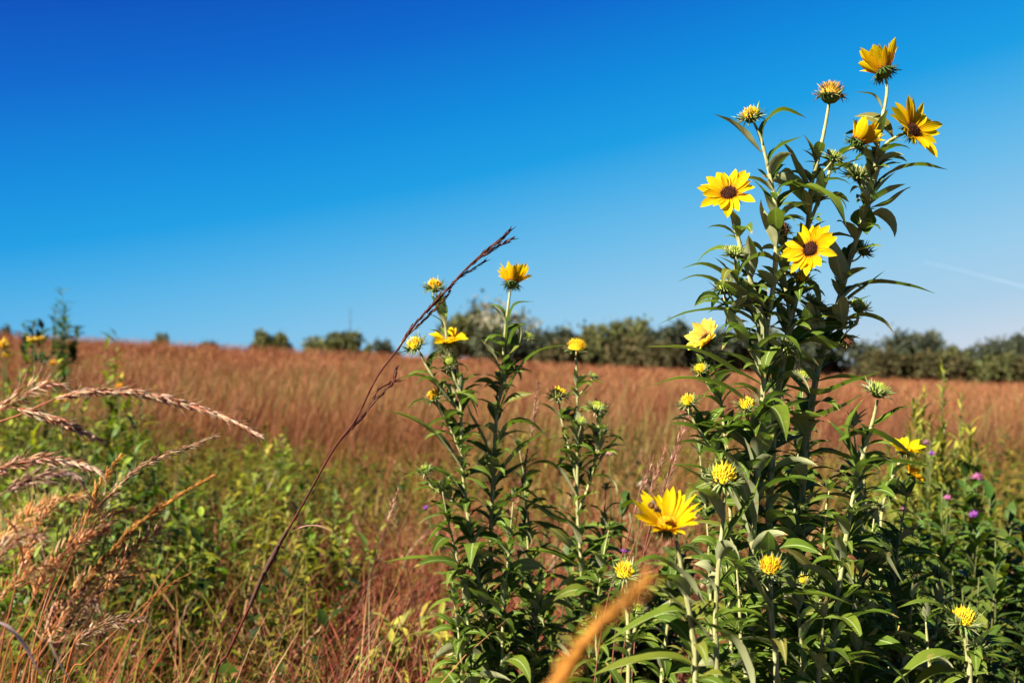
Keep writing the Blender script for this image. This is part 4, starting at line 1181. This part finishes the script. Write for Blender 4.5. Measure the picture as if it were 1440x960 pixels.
def tree(label, px, top, dist, width, kind, base=None, group='trees on the skyline', name='tree'):
    """width and top as seen; the tree stands on the ground at its distance"""
    t = P(px, top, dist)
    z0 = float(gz(t.x, t.y)) if base is None else base
    H = t.z - z0; Wd = width / F * dist * .5
    root = empty(name, (t.x, t.y, z0)); tag(root, label, name.replace('_', ' '), group)
    src = kind.pop()
    cr = src['o'] if not src['used'] else src['o'].copy()
    if src['used']: COL.objects.link(cr)
    src['used'] = True; kind.insert(0, src)
    cr.name = 'crown'; cr.parent = root
    cr.scale = (Wd / .66, Wd / .66, H); cr.rotation_euler = (0, 0, random.uniform(0, 6.28))
    tm = MB()
    tr = max(.05, H * .018)
    tube(tm, catmull([Vector((0, 0, -.1)), Vector((.02 * H, 0, H * .3)), Vector((0, .01 * H, H * .75))], 5), tr, tr * .3, 7)
    for i in range(5):
        a = random.uniform(0, 6.28); q = Wd * .55
        tube(tm, catmull([Vector((.015 * H, 0, H * random.uniform(.25, .45))), Vector((math.cos(a) * q * .5, math.sin(a) * q * .5, H * .5)), Vector((math.cos(a) * q, math.sin(a) * q, H * random.uniform(.6, .8)))], 4), tr * .45, tr * .12, 5)
    tm.build('trunk', M_bark, root)
    return root


def kinds(nm, col, cnt, **k):
    return [dict(o=crown_mesh('crown', col, seed=sum(map(ord, nm)) + i, **k), used=False) for i in range(cnt)]


K_dark = kinds('dark', [(.042, .056, .036), (.06, .074, .045), (.095, .098, .05)], 3)
K_green = kinds('green', [(.085, .10, .035), (.12, .13, .042), (.17, .155, .055)], 3)
K_grey = kinds('grey', [(.25, .225, .14), (.19, .18, .10), (.33, .29, .20), (.11, .125, .05)], 2, n=800, lobes=14)
K_brown = kinds('brown', [(.085, .075, .03), (.07, .075, .03), (.115, .085, .035)], 2)

for a in [
 ('tiny dark treetop at the edge of the skyline beyond the dark weed', 3, 456, 110, 22, K_dark), ('smallest treetop peeping over the field crest', 225, 468, 120, 26, K_green), ('second small treetop peeping over the crest, darker and lower', 290, 476, 120, 34, K_dark),
 ('olive tree with a pale gap, first full crown from the bare skyline', 366, 461, 105, 46, K_green), ('dark crown touching the olive tree with the pale gap', 394, 464, 106, 44, K_green), ('rounded olive tree standing alone on the crest', 474, 464, 105, 84, K_green), ('small dark shrub beside the rounded olive tree', 438, 478, 104, 24, K_dark),
 ('low dark treetop in front of which the tall stalk passes', 545, 476, 110, 40, K_dark), ('small treetop just before the tall stalk', 520, 482, 112, 26, K_green)]:
    tree(*a)
WIDE = 1.22
for a in [
 ('dark narrow tree at the side of the large grey tree', 672, 424, 104, 34, K_dark), ('large thin-leaved grey tree, tallest on the skyline', 698, 415, 100, 88, K_grey), ('rounded olive tree in front of the large grey tree', 645, 438, 96, 54, K_green), ('grey shoulder of the tall tree clump, lower and bushier', 738, 430, 101, 54, K_grey), ('dark bushy tree under the large grey tree', 704, 456, 92, 80, K_dark), ('dark tree joining the grey clump to the long treeline', 758, 462, 95, 46, K_dark),
 ('dark tree at the start of the long treeline', 797, 450, 97, 52, K_dark), ('olive tree second in the long treeline', 832, 458, 96, 50, K_green), ('green tree behind the fading yellow flower head', 815, 466, 90, 44, K_green), ('olive rounded tree in the middle of the long treeline', 868, 452, 98, 54, K_green), ('tall rounded tree, highest of the long treeline', 900, 447, 99, 50, K_green), ('dark blue-green tree next to the sunflower clump', 935, 458, 94, 54, K_dark), ('dark tree half hidden by the outer sunflower leaves', 968, 455, 95, 50, K_dark), ('brownish shrub at the foot of the long treeline', 885, 474, 86, 60, K_brown), ('brown shrub under the dark blue-green tree', 930, 482, 84, 50, K_brown), ('olive shrub at the foot of the treeline behind the fading flower', 790, 476, 86, 54, K_brown),
 ('dark tree seen through the sunflower stems', 1020, 458, 96, 70, K_dark), ('olive tree seen through the sunflower leaves', 1080, 462, 96, 70, K_green), ('dark tree behind the thick of the clump', 1145, 466, 95, 80, K_dark),
 ('dark tree just clear of the shaded sunflower leaves', 1226, 474, 92, 50, K_dark), ('tallest dark tree of the line past the clump', 1272, 464, 96, 50, K_dark), ('dark rounded tree next to the tallest one past the clump', 1304, 466, 95, 48, K_dark), ('small olive tree in the dip of the treeline past the clump', 1340, 478, 92, 46, K_green), ('dark green tree following the dip of the treeline', 1374, 479, 91, 50, K_dark), ('dark crown rising again near the end of the treeline', 1420, 468, 94, 46, K_dark), ('last dark tree of the line cut by the frame edge', 1448, 472, 93, 40, K_dark),
 ('broad brown shrub in front of the dark trees past the clump', 1300, 489, 80, 74, K_brown), ('olive brown shrub beside the broad brown one', 1348, 494, 79, 56, K_brown), ('green shrub at the edge of the rust field near the frame edge', 1396, 496, 78, 60, K_green), ('brown shrub low beside the shaded sunflower leaves', 1240, 496, 80, 60, K_brown), ('olive shrub last in the row before the trees', 1440, 498, 78, 50, K_brown)]:
    tree(a[0], a[1], a[2] + random.uniform(-7, 5) * (a[5] is not K_grey), a[3], a[4] * WIDE, a[5])

# thin far mast on the skyline
mp = P(493, 432, 300); mz = -1.0
mast = empty('radio_mast', (mp.x, mp.y, mz)); tag(mast, 'faint thin mast rising from behind the rounded olive tree', 'mast')
mm = MB(); tube(mm, [Vector((0, 0, 0)), Vector((0, 0, (mp.z - mz) * .6)), Vector((0, 0, mp.z - mz))], .16, .07, 6)
mm.build('pole', noise_material('mast_metal', (.03, .04, .06), (.05, .06, .08), 2, .6), mast)
mm = MB()
for k in (.6, .75, .9):
    tube(mm, [Vector((-.5, 0, (mp.z - mz) * k)), Vector((.5, 0, (mp.z - mz) * k))], .05, .05, 5)
mm.build('crossbar', bpy.data.materials['mast_metal'], mast)

# contrail: a long thin vapour tube high and far away
m, nt, out = new_mat('vapour')
pr = nd(nt, 'ShaderNodeBsdfDiffuse'); pr.inputs[0].default_value = (.9, .9, .9, 1)
tp = nd(nt, 'ShaderNodeBsdfTransparent'); mx = nd(nt, 'ShaderNodeMixShader'); mx.inputs[0].default_value = .10
nt.links.new(tp.outputs[0], mx.inputs[1]); nt.links.new(pr.outputs[0], mx.inputs[2]); nt.links.new(mx.outputs[0], out.inputs['Surface'])
cm_ = MB()
cp = [P(1300, 369, 6000), P(1340, 377, 5950), P(1390, 390, 5900), P(1460, 408, 5800)]
tube(cm_, catmull(cp, 6), 0.8, 1.5, 8, wob=.2)
tag(cm_.build('contrail', m, None, cp[0]), 'faint white contrail low in the sky beyond the sunflower clump', 'contrail')

# ================================================================== ground, sky, sun
gx = np.concatenate([np.linspace(-900, -60, 12), np.linspace(-55, 55, 130), np.linspace(60, 900, 12)])
gy = np.concatenate([np.linspace(-40, 0, 12), np.linspace(.4, 14, 60), np.linspace(14.5, 110, 90), np.linspace(120, 2500, 14)])
X, Y = np.meshgrid(gx, gy)
V = np.stack([X.ravel(), Y.ravel(), gz(X.ravel(), Y.ravel())], 1)
nx, ny = len(gx), len(gy)
I = np.arange(nx * ny).reshape(ny, nx)
Fq = np.stack([I[:-1, :-1].ravel(), I[:-1, 1:].ravel(), I[1:, 1:].ravel(), I[1:, :-1].ravel()], 1)
np_object('ground', V, Fq, np.ones((len(V), 3)), ground_material(), 'structure')

SUN_AZ, SUN_EL = -122.0, 39.0
sd = bpy.data.lights.new('sun', 'SUN'); sd.energy = 5.0; sd.angle = R(.53); sd.color = (1.0, .94, .84)
so = bpy.data.objects.new('sun', sd); COL.objects.link(so)
sv = Vector((math.sin(R(SUN_AZ)) * math.cos(R(SUN_EL)), math.cos(R(SUN_AZ)) * math.cos(R(SUN_EL)), math.sin(R(SUN_EL))))
so.rotation_euler = sv.to_track_quat('Z', 'Y').to_euler(); so.location = sv * 30

SKY = [(-.07, (198, 212, 228)), (-.03, (170, 205, 230)), (.02, (150, 202, 233)), (.10, (104, 186, 232)), (.15, (68, 172, 230)), (.19, (18, 157, 227)), (.25, (0, 138, 220)), (.33, (0, 104, 205)), (.44, (0, 62, 177)), (.85, (0, 22, 90))]
world = bpy.data.worlds.new('World'); scene.world = world; world.use_nodes = True
nt = world.node_tree
bg = nt.nodes['Background']
sky = nt.nodes.new('ShaderNodeTexSky'); sky.sky_type = 'NISHITA'; sky.sun_disc = False
sky.sun_elevation = R(SUN_EL); sky.sun_rotation = R(SUN_AZ); sky.air_density = 1.0; sky.dust_density = .3; sky.ozone_density = 3.0; sky.altitude = 300
EXPO = 2.0
def lin(c):
    return tuple(((q / 255 / 12.92) if q / 255 < .04045 else ((q / 255 + .055) / 1.055) ** 2.4) for q in c)
tcw = nt.nodes.new('ShaderNodeTexCoord'); sep = nt.nodes.new('ShaderNodeSeparateXYZ')
nt.links.new(tcw.outputs['Generated'], sep.inputs[0])
# deep polarised blue, deepest overhead and away from the sun's opposite side, pale towards the horizon
se = math_n(nt, 'MULTIPLY_ADD', sep.outputs[0], -.22, sep.outputs[2])
se = math_n(nt, 'ADD', se, .10)
rc = ramp(nt, se, [(q + .10, lin(c)) for q, c in SKY])
deep = mixc(nt, 1.0, rc, (10 / 2 ** EXPO,) * 3, 'MULTIPLY')
nt.links.new(mixc(nt, .99, sky.outputs[0], deep), bg.inputs['Color']); bg.inputs['Strength'].default_value = .10

scene.render.engine = 'CYCLES'
scene.cycles.use_denoising = True
scene.cycles.max_bounces = 6
scene.cycles.transparent_max_bounces = 6
scene.cycles.sample_clamp_indirect = 6
scene.view_settings.view_transform = 'Standard'
scene.view_settings.look = 'None'
scene.view_settings.exposure = EXPO
scene.view_settings.gamma = 1.0
scene.render.resolution_x = 1024; scene.render.resolution_y = 682
